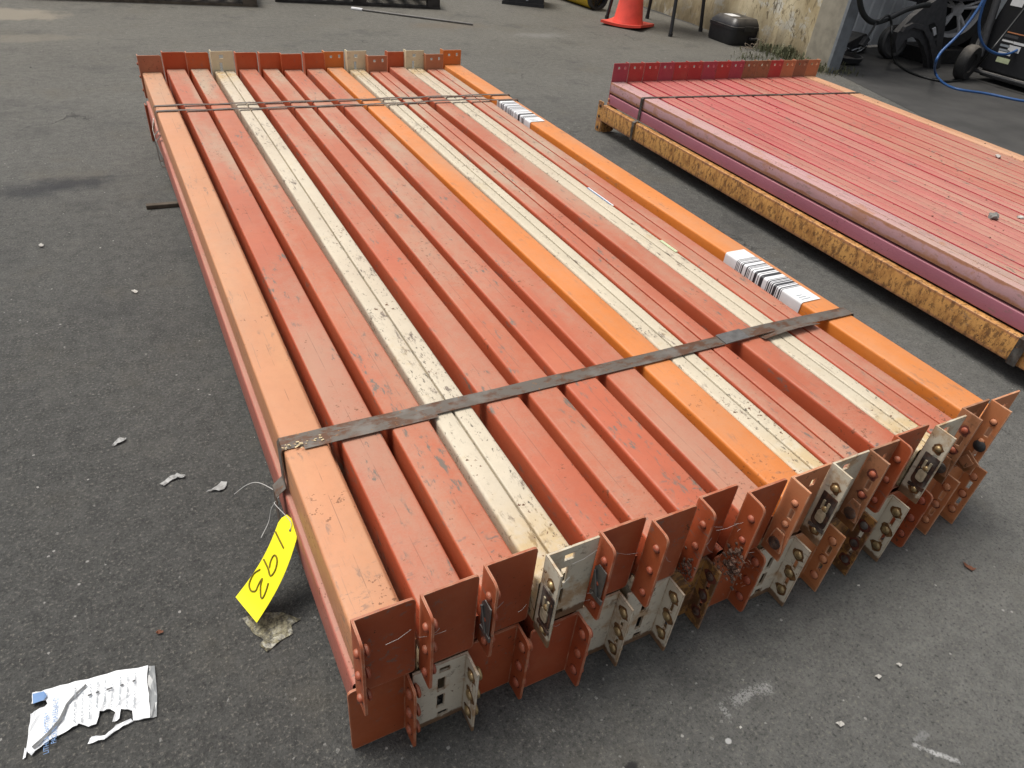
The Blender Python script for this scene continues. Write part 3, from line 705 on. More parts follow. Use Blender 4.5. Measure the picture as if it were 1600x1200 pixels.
# ------------------------------------------------------------------ steel straps round the big bundle
ZT = ZU + H
def strap(name, yl, yr, w, mat, label, lift=0.0, group=None, th=.0012, seal_x=None, twist=0.0, wob=.004):
    t = empty(name, (.125*U, yl, 0), 0, label, 'strap', group)
    x0 = (XS[0] + (XF[0]-XS[0])*(yl/U-1.16)/2.87 - .002 - .125)*U
    x1 = (XS[14] + WD[14] + (XF[14]-XS[14])*(yr/U-1.16)/2.87 + .002 - .125)*U
    rnd = random.Random(label)
    top = []
    ph = rnd.uniform(0, 6)
    for k in range(41):
        q = k/40; x = x0 + (x1-x0)*q
        z = ZT + .0028 + lift*math.exp(-((q-.80)/.10)**2) + wob*.25*abs(math.sin(q*23+ph))
        top.append(Vector((x, (yr-yl)*q + wob*math.sin(q*5+ph)*.4, z)))
    pts = [Vector((x0-.004-.019, 0, .08)), Vector((x0-.004-.019, 0, .178)), Vector((x0-.0035, 0, .196)), Vector((x0-.0035, 0, ZT-.004))] + top + \
          [Vector((x1+.003, yr-yl, ZT-.004)), Vector((x1+.003, yr-yl, .08))]
    pts = pts + [Vector((x1-.02, yr-yl, .0745)), Vector((x0, 0, .0745)), Vector((x0-.02, 0, .0775))]
    mb = MB(); mb.ribbon(pts, (0, 1, 0), w, th)
    mb.build('band', mat, t, 40)
    if seal_x is not None:
        q = seal_x; k = int(q*40); p = top[k]
        mb = MB(); mb.ribbon([top[k-1]+Vector((0,0,.0015)), top[k+1]+Vector((0,0,.0015))], (0,1,0), w*1.12, .0035); mb.build('seal', M_lockgrey, t, 30)
    return t, top
yl_, yr_ = .5*(G(435,682,ZT).y+G(449,710,ZT).y), .5*(G(1313,480,ZT).y+G(1323,498,ZT).y)
st, top = strap('steel_strap', yl_, yr_, .036, M_strap, 'wide rusty steel strap near the end plates, with a bright seal', lift=.005, seal_x=.74)
mb = MB(); mb.ribbon([top[k] + Vector((0, -.014, .0012+.0004*(k % 2))) for k in range(1, 9)], (0, 1, .02), .030, .001); mb.build('overlap_band', M_strap, st, 40)
mb = MB(); mb.ribbon([Vector((top[k].x, top[k].y-.026, ZT+.004+.010*math.sin((k-31)*.5))) for k in range(31, 37)], (0, 1, -.3), .022, .001); mb.build('loose_tail', M_strap, st, 40)
# white scuff of paint on the strap end
mb = MB()
for k in range(26):
    x = random.uniform(.012, .085); y = random.gauss(-.012, .006); s_ = random.uniform(.0008, .0032); z = ZT + .0062
    mb.box((x-s_, y-s_*.5, z), (x+s_, y+s_*.5, z+.0005), Matrix.Translation((x,y,0)) @ Matrix.Rotation(random.uniform(-.8,.8),4,'Z') @ Matrix.Translation((-x,-y,0)))
o = mb.build('paint_flecks', simple('pale_paint_fleck', (.62, .48, .28), .6), st, 0); o['kind'] = 'stuff'
strap('steel_strap', G(243,167,ZT).y, G(745,151,ZT).y, .016, M_strap, 'thin grey strap across the far part of the bundle, nearer the raised far plates', group='thin straps at the far part of the bundle', wob=.012)
strap('steel_strap', G(246,175,ZT).y, G(790,158,ZT).y, .016, M_strap, 'thin grey strap across the far part of the bundle, crossing toward the small barcode', group='thin straps at the far part of the bundle', wob=.012, lift=.006)

# ------------------------------------------------------------------ second bundle
Z2 = .268
a0, a1 = G(955, 128, Z2), G(1600, 455, Z2)      # left top edge
b0, b1 = G(1274, 118, Z2), G(1600, 249, Z2)     # right top edge
h2 = .055
LAB2 = ['first', 'second', 'third', 'fourth', 'fifth', 'sixth', 'seventh', 'eighth', 'ninth', 'tenth', 'eleventh', 'twelfth', 'thirteenth', 'fourteenth', 'fifteenth']
L2 = 3.0
pit = (b0-a0).length/15
M_st2 = [M_palestack] + [M_stackred]*7 + [M_stacktan]*6 + [M_palestack]
def two_tone(base):
    return base
CK2 = ['crimson2','crimson','crimson','crimson2','crimson','crimson','crimson2','crimson','crimson2','brown','brown','crimson','peach','brown','peach']
PLATE['crimson'] = M_crimson; PLATE['crimson2'] = M_crimson2
for i in range(15):
    f = i/15.0
    far = a0.lerp(b0, f); dirn = (a1-a0).normalized().lerp((b1-b0).normalized(), f*.55).normalized()
    ang = math.atan2(dirn.x, dirn.y)            # points toward the viewer
    if i == 0: lb = 'pale rusty-sided beam on the near side edge of the red stack'
    elif i == 14: lb = 'pale orange beam on the garage side edge of the red stack'
    else: lb = f'dusty pinkish-red beam of the flat red stack, {LAB2[i]} from its pale rusty side'
    t = empty('stack_beam', (far.x, far.y, Z2-h2), math.atan2(-dirn.x, dirn.y), lb, 'rack beam', 'beams on top of the red stack')
    # local +y runs from the far end toward the viewer; local x is mirrored
    w2 = pit*.885
    mb = MB()
    rw = random.Random(i*7+1); w2 = pit*rw.uniform(.82, .91); sh_ = rw.uniform(.013, .024); wf = pit*.985
    P = fillet([(0,0),(-wf,0),(-wf,h2-sh_),(-w2,h2-sh_),(-w2,h2),(-w2*.45,h2),(-w2*.45+.001,h2-.0035),(-w2*.42,h2-.0035),(-w2*.42+.001,h2),(0,h2)], [.003,.003,.001,.001,.005,.001,0,0,.001,.005], 2)
    n = len(P); ys = [0.004 + (L2-.004)*k/12 for k in range(13)]; V = []; F_ = []
    for y in ys: V += [(u, y, v + random.uniform(-.0006, .0006)) for u, v in P]
    for j in range(12): F_ += [(j*n+q, j*n+(q+1)%n, (j+1)*n+(q+1)%n, (j+1)*n+q) for q in range(n)]
    F_.append(tuple(12*n+q for q in range(n)))
    mb.add(V, F_); mb.build('beam_tube', M_paleside if i == 0 else M_st2[i], t, 40)
    k2 = CK2[i]
    cm = MB(); Wp = pit*.97; z0, z1 = -.050, h2+.094; sk = .012
    xs = [-Wp, -Wp*.82, -Wp*.70, -Wp*.42, -Wp*.30, 0]; zs = [z0, z1-.030, z1-.018, z1]
    grid_plate(cm, xs, zs, [(-Wp*.82, -Wp*.70, z1-.030, z1-.018), (-Wp*.42, -Wp*.30, z1-.030, z1-.018)], 0.0, .0035)
    cm.prism(fillet([(-.0005, z0), (-.030, z0), (-.030, z1), (-.0005, z1)], [0,.006,.006,0], 3), lambda u, v, w_: (w_, u, v), -Wp, -Wp+.0035)
    cm.build('end_connector', PLATE[k2], t, 30)
# lower members that show on the near side
dirl = (a1-a0).normalized(); angl = math.atan2(-dirl.x, dirl.y)
t = empty('stack_beam', (a0.x-.003, a0.y, .155), angl, 'faded purple beam sandwiched between pale pink and ochre beams', 'rack beam')
mb = MB(); mb.prism(fillet([(0,0),(-.075,0),(-.075,.050),(0,.050)], .004, 3), lambda u, v, w_: (u, w_, v), .01, L2); mb.build('beam_tube', M_purple, t, 40)
mb = MB()
for k in range(2):
    mb.lathe([(.008,0),(.008,.004),(.004,.006),(0,.006)], Matrix.Translation((0, .012+.0*k, .025-.02*k)) @ Matrix.Rotation(R3(90),4,'Y'), 10)
mb.build('rivet', M_rivet_peach, t, 40)
t = empty('stack_beam', (a0.x-.026, a0.y, .062), angl, 'tall rusty ochre-yellow beam at the foot of the red stack', 'rack beam')
mb = MB(); hh = .086
mb.prism(fillet([(0,0),(-.030,0),(-.030,.004),(-.006,.004),(-.006,hh-.004),(-.030,hh-.004),(-.030,hh),(0,hh)], [.004,.001,.001,.003,.003,.001,.001,.004], 3), lambda u, v, w_: (u, w_, v), .0, L2)
mb.build('beam_channel', M_yellowrust, t, 40)
mb = MB()
for k in range(1):
    mb.prism(fillet([(-.004,-.060),(-.05,-.060),(-.05,.10),(-.004,.10)], [.010,.010,.006,.006], 3), lambda u, v, w_: (w_+.0, u+.0, v), -.006, -.001)
    mb.prism(fillet([(.0,-.061),(-.085,-.061),(-.085,.084),(.0,.084)], [.002,.02,.004,.002], 3), lambda u, v, w_: (u-.006, w_-.004, v), 0, .005)
mb.build('end_connector', M_yellowrust, t, 30)
mb = MB()
for q in (-.04, .02, .075): mb.lathe([(.008,0),(.008,.003),(.004,.005),(0,.005)], Matrix.Translation((-.001, -.027, q)) @ Matrix.Rotation(R3(90),4,'Y'), 10)
mb.build('rivet', M_lockdark, t, 40)
# the far side foot that carries the stack
for lbl, off in (('low ochre bearer beam under the garage side of the red stack', 1.40),):
    pass
def strap2(pl, pr, label, foot):
    a = G(*pl, Z2); b = G(*pr, Z2)
    a = a0 + (a1-a0)*((a.y-a0.y)/(a1.y-a0.y)) + Vector((-.003, 0, 0)); b = b0 + (b1-b0)*((b.y-b0.y)/(b1.y-b0.y)) + Vector((.003, 0, 0))
    t = empty('steel_strap', (a.x, a.y, 0), 0, label, 'strap', 'narrow dark straps round the red stack')
    top_ = [Vector((0,0,Z2+.002)).lerp(Vector((b.x-a.x, b.y-a.y, Z2+.002)), k/24) + Vector((0,0,.0015*abs(math.sin(k*1.3)))) for k in range(25)]
    pts = [Vector((-.032, 0, .060)), Vector((-.032, 0, .150)), Vector((-.005, 0, .160)), Vector((-.005, 0, Z2-.003))] + top_ + [Vector((b.x-a.x+.004, b.y-a.y, Z2-.003)), Vector((b.x-a.x+.004, b.y-a.y, .06)), Vector((b.x-a.x-.02, b.y-a.y, .0575)), Vector((-.018, 0, .0575))]
    mb = MB(); mb.ribbon(pts, (.05, 1, 0), .019, .0012); mb.build('band', M_darksteel, t, 40)
strap2((1016, 153), (1332, 146), 'narrow dark strap across the red stack close to its raised red end plates', 0)
p = G(1600, 575, .06); 
pl = Vector((a0 + (a1-a0)*((p.y - a0.y)/(a1.y-a0.y))))
t = empty('steel_strap', (pl.x, p.y+.03, 0), 0, 'dark strap down the ochre beam at the picture edge by the orange bundle', 'strap', 'narrow dark straps round the red stack')
mb = MB(); mb.ribbon([Vector((-.034,0,.060)), Vector((-.034,0,.150)), Vector((-.005,0,.160)), Vector((-.005,0,Z2-.003)), Vector((0,0,Z2+.002)), Vector((1.3,.05,Z2+.003)), Vector((1.305,.05,.06)), Vector((1.2,.05,.0575)), Vector((-.018,0,.0575))], (0,1,0), .030, .0012); mb.build('band', M_darksteel, t, 40)

def rock(name, p, r, mat, label, sq=.7, sd=1, group=None):
    rnd = random.Random(sd); bm = bmesh.new(); bmesh.ops.create_icosphere(bm, subdivisions=2, radius=r)
    for v in bm.verts:
        k = 1 + rnd.uniform(-.28, .28); v.co = Vector((v.co.x*k*1.2, v.co.y*k, max(-r*.42, v.co.z*k*sq)))
    me = bpy.data.meshes.new(name); bm.to_mesh(me); bm.free(); me.materials.append(mat)
    o = link(name, me); o.location = p + Vector((0,0,r*.4)); o.rotation_euler = (0,0,rnd.uniform(0,6))
    return tag(o, label, 'stone', group)
rock('stone', G(1550,341,Z2), .017, M_stone, 'dark grey pointed lump of rubble on the red stack', .9, 3)
rock('stone', G(1559,246,Z2), .013, M_stonepale, 'pale flat chip of rubble near the pale orange edge of the red stack', .5, 4)
rock('stone', G(1594,341,Z2), .010, M_stonepale, 'small broken chip of rubble on the red stack at the picture edge', .5, 5)
mb = MB()
rnd = random.Random(5)
for k in range(90):
    f = rnd.random(); g = rnd.random()
    p = a0.lerp(b0, f).lerp(a1.lerp(b1, f), g); s_ = rnd.uniform(.001, .0035)
    M_ = Matrix.Translation((p.x, p.y, Z2+.001)) @ Matrix.Rotation(rnd.uniform(0,6),4,'Z')
    mb.box((-s_, -s_*.6, 0), (s_, s_*.6, s_*.5), M_)
tag(mb.build('grit', M_debris, smooth=0), 'dark grit scattered on top of the red stack', kind='stuff')

# ------------------------------------------------------------------ yellow tag and its string
hs = [(446,794),(438,801),(462,810),(468,823)]
def tagpt(u, v):            # u 0..1 across, v 0..1 from hole end to free end
    L0, L1 = Vector((441,798)), Vector((368,933)); Rr0, Rr1 = Vector((469,822)), Vector((401,973))
    mid = .06*math.sin(math.pi*v)
    a = L0.lerp(L1, v); b = Rr0.lerp(Rr1, v); q = a.lerp(b, u)
    q += Vector((9, 5))*(math.sin(math.pi*v))*.8
    z = .125*(1-v)**1.3 + .030 + .012*math.sin(math.pi*v)
    return G(q.x, q.y, z)
t = empty('auction_tag', tagpt(.5, .05), 0, 'bright yellow paper tag with handwritten 193 hanging beside the asphalt', 'tag')
o0 = t.location.copy()
mb = MB(); nv, nu = 16, 6; V = []
for j in range(nv+1):
    for i in range(nu+1):
        u, v = i/nu, j/nv
        if v < .09: u = .5 + (u-.5)*(.5 + .5*v/.09)
        V.append(tagpt(u, v) - o0)
F_ = [(j*(nu+1)+i, j*(nu+1)+i+1, (j+1)*(nu+1)+i+1, (j+1)*(nu+1)+i) for j in range(nv) for i in range(nu)]
n0 = len(V); nrm = (V[nu] - V[0]).cross(V[-1]-V[0]).normalized(); nrm = nrm if nrm.z > 0 else -nrm
V2 = [p - nrm*.0006 for p in V]
mb.add(V + V2, F_ + [tuple(i+n0 for i in f)[::-1] for f in F_])
mb.build('card', M_tag, t, 60)
def stroke(pts):            # crop pixels (x 360+cx*.2083, y 780+cy*.2083) to tag parameters
    out = []
    for cx, cy in pts:
        q = Vector((360+cx*.2083, 780+cy*.2083))
        best = min(((tagq(u/30, v/60)-q).length, u/30, v/60) for u in range(1, 30) for v in range(2, 59))
        out.append(tagpt(best[1], best[2]) - o0 + nrm*.0010)
    return out
def tagq(u, v):
    L0, L1 = Vector((441,798)), Vector((368,933)); Rr0, Rr1 = Vector((469,822)), Vector((401,973))
    q = L0.lerp(L1, v).lerp(Rr0.lerp(Rr1, v), u); return q + Vector((9, 5))*(math.sin(math.pi*v))*.8
for nm, pts in (('digit_one', [(337,245),(405,365)]),
                ('digit_nine', [(258,450),(285,515),(305,575),(335,535),(355,470),(345,425),(325,425),(305,465),(290,515)]),
                ('digit_three', [(230,522),(180,560),(148,630),(152,685),(185,690),(215,640),(235,598),(226,660),(232,730),(250,735),(270,690),(282,632)])):
    mb = MB(); P3 = stroke(pts); mb.tube(catmull(P3, 5), .0015, 5); mb.build('handwritten_' + nm, M_ink, t, 60)
mb = MB(); hp = tagpt(.62, .10) - o0 + nrm*.0006
mb.lathe([(.0025, 0), (.0025, .0004)], Matrix.Translation(hp) @ nrm.to_track_quat('Z','Y').to_matrix().to_4x4(), 10); mb.build('punched_hole', M_blackmat, t, 0)
mb = MB(); hb = Vector((.115*U, yl_, .15)) - o0
mb.tube(catmull([hp, hp+Vector((.004,.012,.012)), hb+Vector((-.006,-.006,0)), hb]), .0007, 5); mb.build('tie_wire', M_thread, t, 60)
mb = MB(); mb.tube(catmull([G(366,772,.02), G(385,758,.05), G(403,754,.075), G(425,764,.09), G(444,778,.10)]), .0008, 5)
tag(mb.build('thread', M_thread), 'loose white thread curling out from under the bundle by the yellow tag', 'thread')
mb = MB(); mb.tube(catmull([G(408,840,.004), G(420,815,.02), G(424,795,.05), G(434,778,.085), G(441,771,.10)]), .0008, 5)
tag(mb.build('thread', M_thread), 'white thread drooping behind the yellow tag down to the asphalt', 'thread')

# ------------------------------------------------------------------ torn white packing slip pouch on the ground
def flat_poly(pts, z, name, mat, parent, o0, thick=.0012, wr=.0):
    bm = bmesh.new(); vs_ = [bm.verts.new(G(x, y, z) - o0) for x, y in pts]
    f = bm.faces.new(vs_); r = bmesh.ops.triangulate(bm, faces=[f])
    bmesh.ops.subdivide_edges(bm, edges=bm.edges[:], cuts=2, use_grid_fill=True)
    rnd = random.Random(name); bm.verts.ensure_lookup_table(); bm.faces.ensure_lookup_table()
    for v in bm.verts: v.co.z += rnd.uniform(0, wr)
    me = bpy.data.meshes.new(name); bm.normal_update(); bm.faces.ensure_lookup_table()
    if bm.faces[0].normal.z < 0: bmesh.ops.reverse_faces(bm, faces=bm.faces[:])
    bm.to_mesh(me); bm.free(); me.materials.append(mat)
    return link(name, me, parent)
def cr(pts): return [(20 + x*.1625, 1020 + y*.1625) for x, y in pts]
o0 = G(140, 1110)
t = empty('torn_pouch', o0, 0, 'torn white shipping pouch with blue printing lying on the asphalt', 'litter')
main = cr([(190,390),(310,365),(540,300),(720,255),(1000,180),(1305,130),(1290,270),(1310,400),(1325,630),(1160,655),(1150,560),(1040,540),(1030,640),(960,670),(990,580),(940,545),(840,570),(805,690),(730,715),(640,690),(580,720),(440,800),(320,870),(180,990),(130,945),(150,800),(175,600),(235,555),(340,500),(320,460),(185,500)])
M_pouch = simple('crumpled_white_film', (.74, .76, .78), .35, 0, .12, nscale=70)
flat_poly(main, .004, 'pouch_sheet', M_pouch, t, o0, wr=.004)
flat_poly(cr([(1305,130),(1365,125),(1390,410),(1385,615),(1328,630),(1312,400),(1295,270)]), .0025, 'clear_flap', simple('dull_clear_film', (.20, .21, .215), .25), t, o0, wr=.002)
flat_poly(cr([(720,880),(760,810),(890,795),(1000,700),(1140,640),(1160,660),(1010,740),(880,835)]), .004, 'torn_strip', M_pouch, t, o0, wr=.004)
flat_poly(cr([(95,1025),(115,915),(140,930),(125,1010)]), .003, 'torn_strip', M_pouch, t, o0, wr=.002)
flat_poly(cr([(190,395),(300,370),(328,410),(300,455),(195,492)]), .0092, 'blue_emblem', M_blueprint, t, o0, wr=.0008)
flat_poly(cr([(180,905),(330,770),(440,640),(480,560),(520,480),(610,380),(700,300),(715,315),(620,400),(535,490),(510,570),(460,660),(345,790),(205,925)]), .0094, 'dark_fold', simple('dark_grey_fold', (.09, .095, .10), .5), t, o0, wr=.0008)  # dark grey band laid along the fold line
def printed(txt, p_from, p_to, height, mat, z=.0096):
    cu = bpy.data.curves.new('print', 'FONT'); cu.body = txt; cu.size = height*1.4
    tmp = bpy.data.objects.new('tmp', cu); C.objects.link(tmp); bpy.context.view_layer.update()
    me = bpy.data.meshes.new_from_object(tmp.evaluated_get(bpy.context.evaluated_depsgraph_get()))
    bpy.data.objects.remove(tmp)
    xs = [v.co.x for v in me.vertices]; wdt = max(xs)-min(xs)
    a = G(*p_from, z); b = G(*p_to, z); d = (b-a); k = d.length/wdt; d.normalize(); upv = Vector((0,0,1)).cross(d)
    for v in me.vertices:
        q = a + d*((v.co.x-min(xs))*k) + upv*v.co.y; v.co = q - o0
    me.materials.clear(); me.materials.append(mat)
    return link('printed_text', me, t)
printed('LITHIUM BATTERY', cr([(345,960)])[0], cr([(352,560)])[0], .0078, M_blueprint)
printed('PACKING MATERIAL D', cr([(418,860)])[0], cr([(440,425)])[0], .0078, M_blueprint)
rnd = random.Random(9)
mb = MB()
for k in range(9):                               # rows of small grey print
    x = 590 + k*72
    yb_, ye = (660 - max(0, (x-740))*.02 if x < 760 else 520), 330 - k*18
    a = G(*cr([(x, yb_)])[0], .0096); b = G(*cr([(x+14, ye)])[0], .0096); n = 26
    for q in range(n):
        if rnd.random() < .25: continue
        p = a.lerp(b, q/n) - o0; s_ = (b-a).length/n
        mb.box((p.x-.0011, p.y-s_*.3, p.z), (p.x+.0011, p.y+s_*.3, p.z+.0004))
o = mb.build('fine_print', M_greyprint, t, 0); o['kind'] = 'stuff'
mb = MB()
for (x, y, w_) in ((740,405,22),(815,380,18),(930,345,30),(1050,310,18),(1165,270,16)):
    p = G(*cr([(x,y)])[0], .0098) - o0; mb.box((p.x-w_*.00014, p.y-.0015, p.z), (p.x+w_*.00014, p.y+.0015, p.z+.0005))
o = mb.build('smudge', M_darkgrey, t, 0); o['kind'] = 'stuff'

# clear tape scrap under the tag
o0 = G(425, 985); t = empty('tape_scrap', o0, 0, 'yellowed clear tape scrap stuck to the asphalt under the yellow tag', 'litter')
m = NT('yellowed_tape'); v = m.coord(rnd=False)
M_tape = m.set(col=m.mix(m.ss(m.noise(v, 130, 5, .7), .38, .64), (.055, .05, .035), (.24, .22, .14)), rough=.3, normal=m.bump(m.noise(v, 200, 4), .5, .002))
flat_poly([(379,967),(400,958),(440,957),(470,968),(455,977),(458,990),(440,1000),(417,1019),(405,1008),(412,1000),(396,990)], .0022, 'tape_film', M_tape, t, o0, wr=.002)

# ------------------------------------------------------------------ small litter on the asphalt
def scrap(pts, mat, label, cat='litter', z=.003, wr=.004, group=None):
    o0 = G(*pts[0]); t = flat_poly(pts, z, 'scrap', mat, None, o0, wr=wr); t.location = o0
    return tag(t, label, cat, group)
M_film = simple('pale_grey_film', (.36, .36, .35), .5, 0, .4, nscale=120)
scrap([(178,692),(188,684),(198,685),(194,690),(184,694),(175,698)], M_film, 'pale crumpled film scrap alone on the asphalt, uppermost of three grey scraps')
scrap([(250,756),(262,748),(266,745),(277,740),(290,743),(288,747),(278,747),(266,752),(256,760)], M_film, 'pale film scrap in two joined bits, middle one of three grey scraps')
scrap([(322,769),(334,763),(346,753),(355,754),(353,762),(346,767),(334,767)], M_film, 'pale film scrap nearest the yellow tag, lowest of three grey scraps')
scrap([(243,988),(248,985),(256,986),(254,990),(246,992)], M_brownleaf, 'tiny rust-brown leaf fragment on the asphalt left of the tag', z=.002)
scrap([(60,383),(64,381),(69,383),(66,386),(62,386)], M_stonepale, 'bright white chip on the asphalt at the far left')
scrap([(205,455),(210,453),(216,456),(211,459)], M_stonepale, 'bright white chip on the asphalt between the stain and the film scraps')
scrap([(1503,876),(1512,884),(1525,889),(1518,893),(1506,885)], M_brownleaf, 'thin brown leaf sliver on the asphalt right of the end plates', z=.002)
scrap([(1399,1038),(1404,1036),(1409,1040),(1405,1043)], M_stonepale, 'small white chip on the asphalt at the right, nearest the picture edge')
scrap([(1366,1057),(1372,1054),(1377,1058),(1372,1062)], M_stonepale, 'small white chip on the asphalt left of a similar chip')
scrap([(1305,1130),(1314,1127),(1319,1133),(1312,1137)], M_stonepale, 'small white flake on the asphalt between two chalky smears')
rnd = random.Random(21); mb = MB()
for k in range(1300):
    r_ = 0.5 + 6.5*rnd.random()**1.6; a_ = rnd.uniform(-.8, 1.3)
    x, y = r_*math.sin(a_), r_*math.cos(a_)
    s_ = rnd.uniform(.0012, .0042)*(1 if rnd.random() < .93 else 1.8)
    M_ = Matrix.Translation((x, y, 0)) @ Matrix.Rotation(rnd.uniform(0,6),4,'Z') @ Matrix.Rotation(rnd.uniform(-.3,.3),4,'X')
    mb.mi = 0 if rnd.random() < .97 else 1
    V = [M_ @ Vector(p) for p in ((-s_,-s_*.6,-.0005),(s_*.8,-s_*.7,-.0005),(s_,s_*.6,-.0005),(-s_*.7,s_*.8,-.0005),(-s_*.4,-s_*.2,s_*.7),(s_*.5,-.1*s_,s_*.8),(s_*.3,s_*.4,s_*.6))]
    mb.add(V, [(0,1,5,4),(1,2,6,5),(2,3,4,6),(3,0,4),(4,5,6)])
tag(mb.build('loose_grit', [M_stone, M_stonepale], smooth=0), 'loose grit and tiny stones scattered over the asphalt', kind='stuff')

# wooden batten under the bundle
a = G(229, 326, .0); b = G(300, 320, 0)
d = (b-a).normalized(); t_ = Matrix.Translation(a) @ Matrix.Rotation(math.atan2(d.y, d.x), 4, 'Z')
mb = MB(); mb.box((0,-.012,.0), (1.75,.012,.016))
o = mb.build('wood_batten', M_wood, None, 0); o.matrix_world = t_
bv = o.modifiers.new('b', 'BEVEL'); bv.width = .003; bv.segments = 2
tag(o, 'dark wooden batten poking out from under the bundle', 'batten')

# silver clip of tape at the far left side of the bundle
p = atX(249, 222, .085)
mb = MB(); mb.ribbon([p+Vector((.0,.10,.045)), p+Vector((-.012,.05,.02)), p+Vector((-.010,.0,-.01)), p+Vector((0,-.06,-.05))], (0,.35,1), .022, .0012)
tag(mb.build('tape_strip', M_lockgrey), 'dull silver tape strip hanging on the peach beam side near the thin straps', 'tape')

# matted debris around the rusty end plate of the eighth beam, cobweb fluff
rnd = random.Random(4); mb = MB()
c0 = Vector((PX[7]*U - .001, NY[7]*U - .030, .200))
def lump(p, r):
    bm = bmesh.new(); bmesh.ops.create_icosphere(bm, subdivisions=1, radius=r)
    k0 = len(mb.v); vv = [p + Vector((v.co.x*rnd.uniform(.5,1.2)*.7, v.co.y*rnd.uniform(.6,1.3), v.co.z*rnd.uniform(.6,1.3))) for v in bm.verts]
    mb.add(vv, [tuple(v.index for v in f.verts) for f in bm.faces]); bm.free()
for k in range(150): lump(c0 + Vector((rnd.gauss(0,.006)-.004, rnd.gauss(-.002,.012), rnd.gauss(0,.020))), rnd.uniform(.0015,.0048))
for k in range(70): lump(Vector((PX[6]*U - .003, NY[6]*U - .026, .205)) + Vector((rnd.gauss(0,.003), rnd.gauss(0,.010), rnd.gauss(0,.016))), rnd.uniform(.0015,.0040))
for k in range(120):
    p = c0 + Vector((rnd.gauss(0,.008)-.004, rnd.gauss(-.002,.014), rnd.gauss(0,.024)))
    d_ = Vector((rnd.uniform(-1,1), rnd.uniform(-1,1), rnd.uniform(-1,1))).normalized()*rnd.uniform(.003,.009)
    mb.tube([p, p+d_*.5+Vector((0,0,.0012)), p+d_], .0003, 3)
o = mb.build('matted_debris', M_debris, None, 0); tag(o, 'clump of matted dirt and fibres round a red end plate', kind='stuff')
mb = MB()
for k in range(24):
    i = rnd.choice([0,1,2,3,4,5,6,7,7,7])
    p = Vector((PX[i]*U + rnd.uniform(0,.09), NY[i]*U - rnd.uniform(.005,.03), rnd.uniform(.19,.33)))
    d_ = Vector((rnd.uniform(-.05,.05), rnd.uniform(-.01,.01), rnd.uniform(-.02,.02)))
    mb.tube([p, p+d_*.5-Vector((0,0,.004)), p+d_], .00025, 3)
tag(mb.build('cobweb', M_thread, None, 0), 'thin cobweb threads strung between the end plates', kind='stuff')

# ------------------------------------------------------------------ plastered wall, shed and garage floor
w0 = G(1055, 28); w1 = G(1290, 113)
wd = (w0-w1).normalized(); wn_ = Vector((wd.y, -wd.x, 0))
if wn_.x < 0: wn_ = -wn_
wall_len = 6.0
mw = Matrix.Translation(w1) @ Matrix((( wd.x, wn_.x, 0, 0), (wd.y, wn_.y, 0, 0), (0,0,1,0), (0,0,0,1)))
t = empty('plaster_wall', w1, 0, 'stained cream plaster wall with flaking paint behind the tool case', 'wall')
mb = MB(); nx_, nz_ = 80, 24; V = []; F_ = []
rnd = random.Random(2)
for j in range(nz_+1):
    for i in range(nx_+1):
        V.append(mw @ Vector((.26+(wall_len-.26)*i/nx_, .012*math.sin(i*.9+j*.4)+rnd.uniform(0,.006), 2.6*j/nz_)) - w1)
for j in range(nz_):
    for i in range(nx_): F_.append((j*(nx_+1)+i, j*(nx_+1)+i+1, (j+1)*(nx_+1)+i+1, (j+1)*(nx_+1)+i))
mb.add(V, F_)
mb.box((.26, .03, 0), (wall_len, .22, 2.6), Matrix.Translation(-w1) @ mw)
mb.build('plaster_face', M_wall, t, 60)
mb = MB(); mb.box((0, -.012, 0), (.258, .10, 2.62), Matrix.Translation(-w1) @ mw); o = mb.build('concrete_pillar', M_concrete, t, 0)
mb = MB(); mb.box((-.03, -.016, 0), (-.002, .105, 2.6), Matrix.Translation(-w1) @ mw); mb.build('edge_strip', M_trim, t, 0)

# shed: back panel with ribs, roof, posts
sh = empty('garage', (5.55, 4.75, 0), 0, 'open grey garage bay with ribbed metal sheet at its back', 'garage')
mb = MB(); yb_ = w1.y + .80; x0_, x1_ = w1.x + wd.x/wd.y*.80 + .10, 7.35
P = []
xx = x0_
while xx < x1_:
    P += [(xx, 0), (xx+.10, 0), (xx+.115, -.014), (xx+.135, -.014), (xx+.15, 0)]; xx += .15
V = [(x-5.55, yb_+d_-4.75, z) for z in (.02, 2.7) for x, d_ in P]; n = len(P)
mb.add(V, [(i, i+1, n+i+1, n+i) for i in range(n-1)])
mb.build('ribbed_sheet', M_panel, sh, 20)
mb = MB(); mb.box((x0_+.01-5.55, yb_-.06-4.75, 0), (x0_+.17-5.55, yb_-.018-4.75, 2.7)); mb.build('corner_trim', M_trim, sh, 0)
mb = MB(); mb.box((2.60, -6.0, 2.70), (5.6, 3.2, 2.78)); mb.build('roof', M_trim, sh, 0)
mb = MB(); mb.box((5.3, -6.0, 0), (5.45, 3.2, 2.695)); mb.build('side_wall', M_panel, sh, 0)
mb = MB(); mb.box((1.8, 3.0, 0), (5.295, 3.1, 2.695)); mb.build('back_wall', M_trim, sh, 0)
for y_ in (-5.9, -2.2): 
    mb = MB(); mb.box((2.62, y_, 0), (2.72, y_+.1, 2.695)); mb.build('post', M_trim, sh, 0)
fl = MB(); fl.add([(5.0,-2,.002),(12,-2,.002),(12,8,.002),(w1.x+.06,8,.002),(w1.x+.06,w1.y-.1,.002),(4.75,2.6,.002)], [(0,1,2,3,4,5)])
tag(fl.build('garage_floor', M_garagefloor, None, 0), 'concrete floor of the garage bay with the shade of the bay put into its colour', kind='structure')

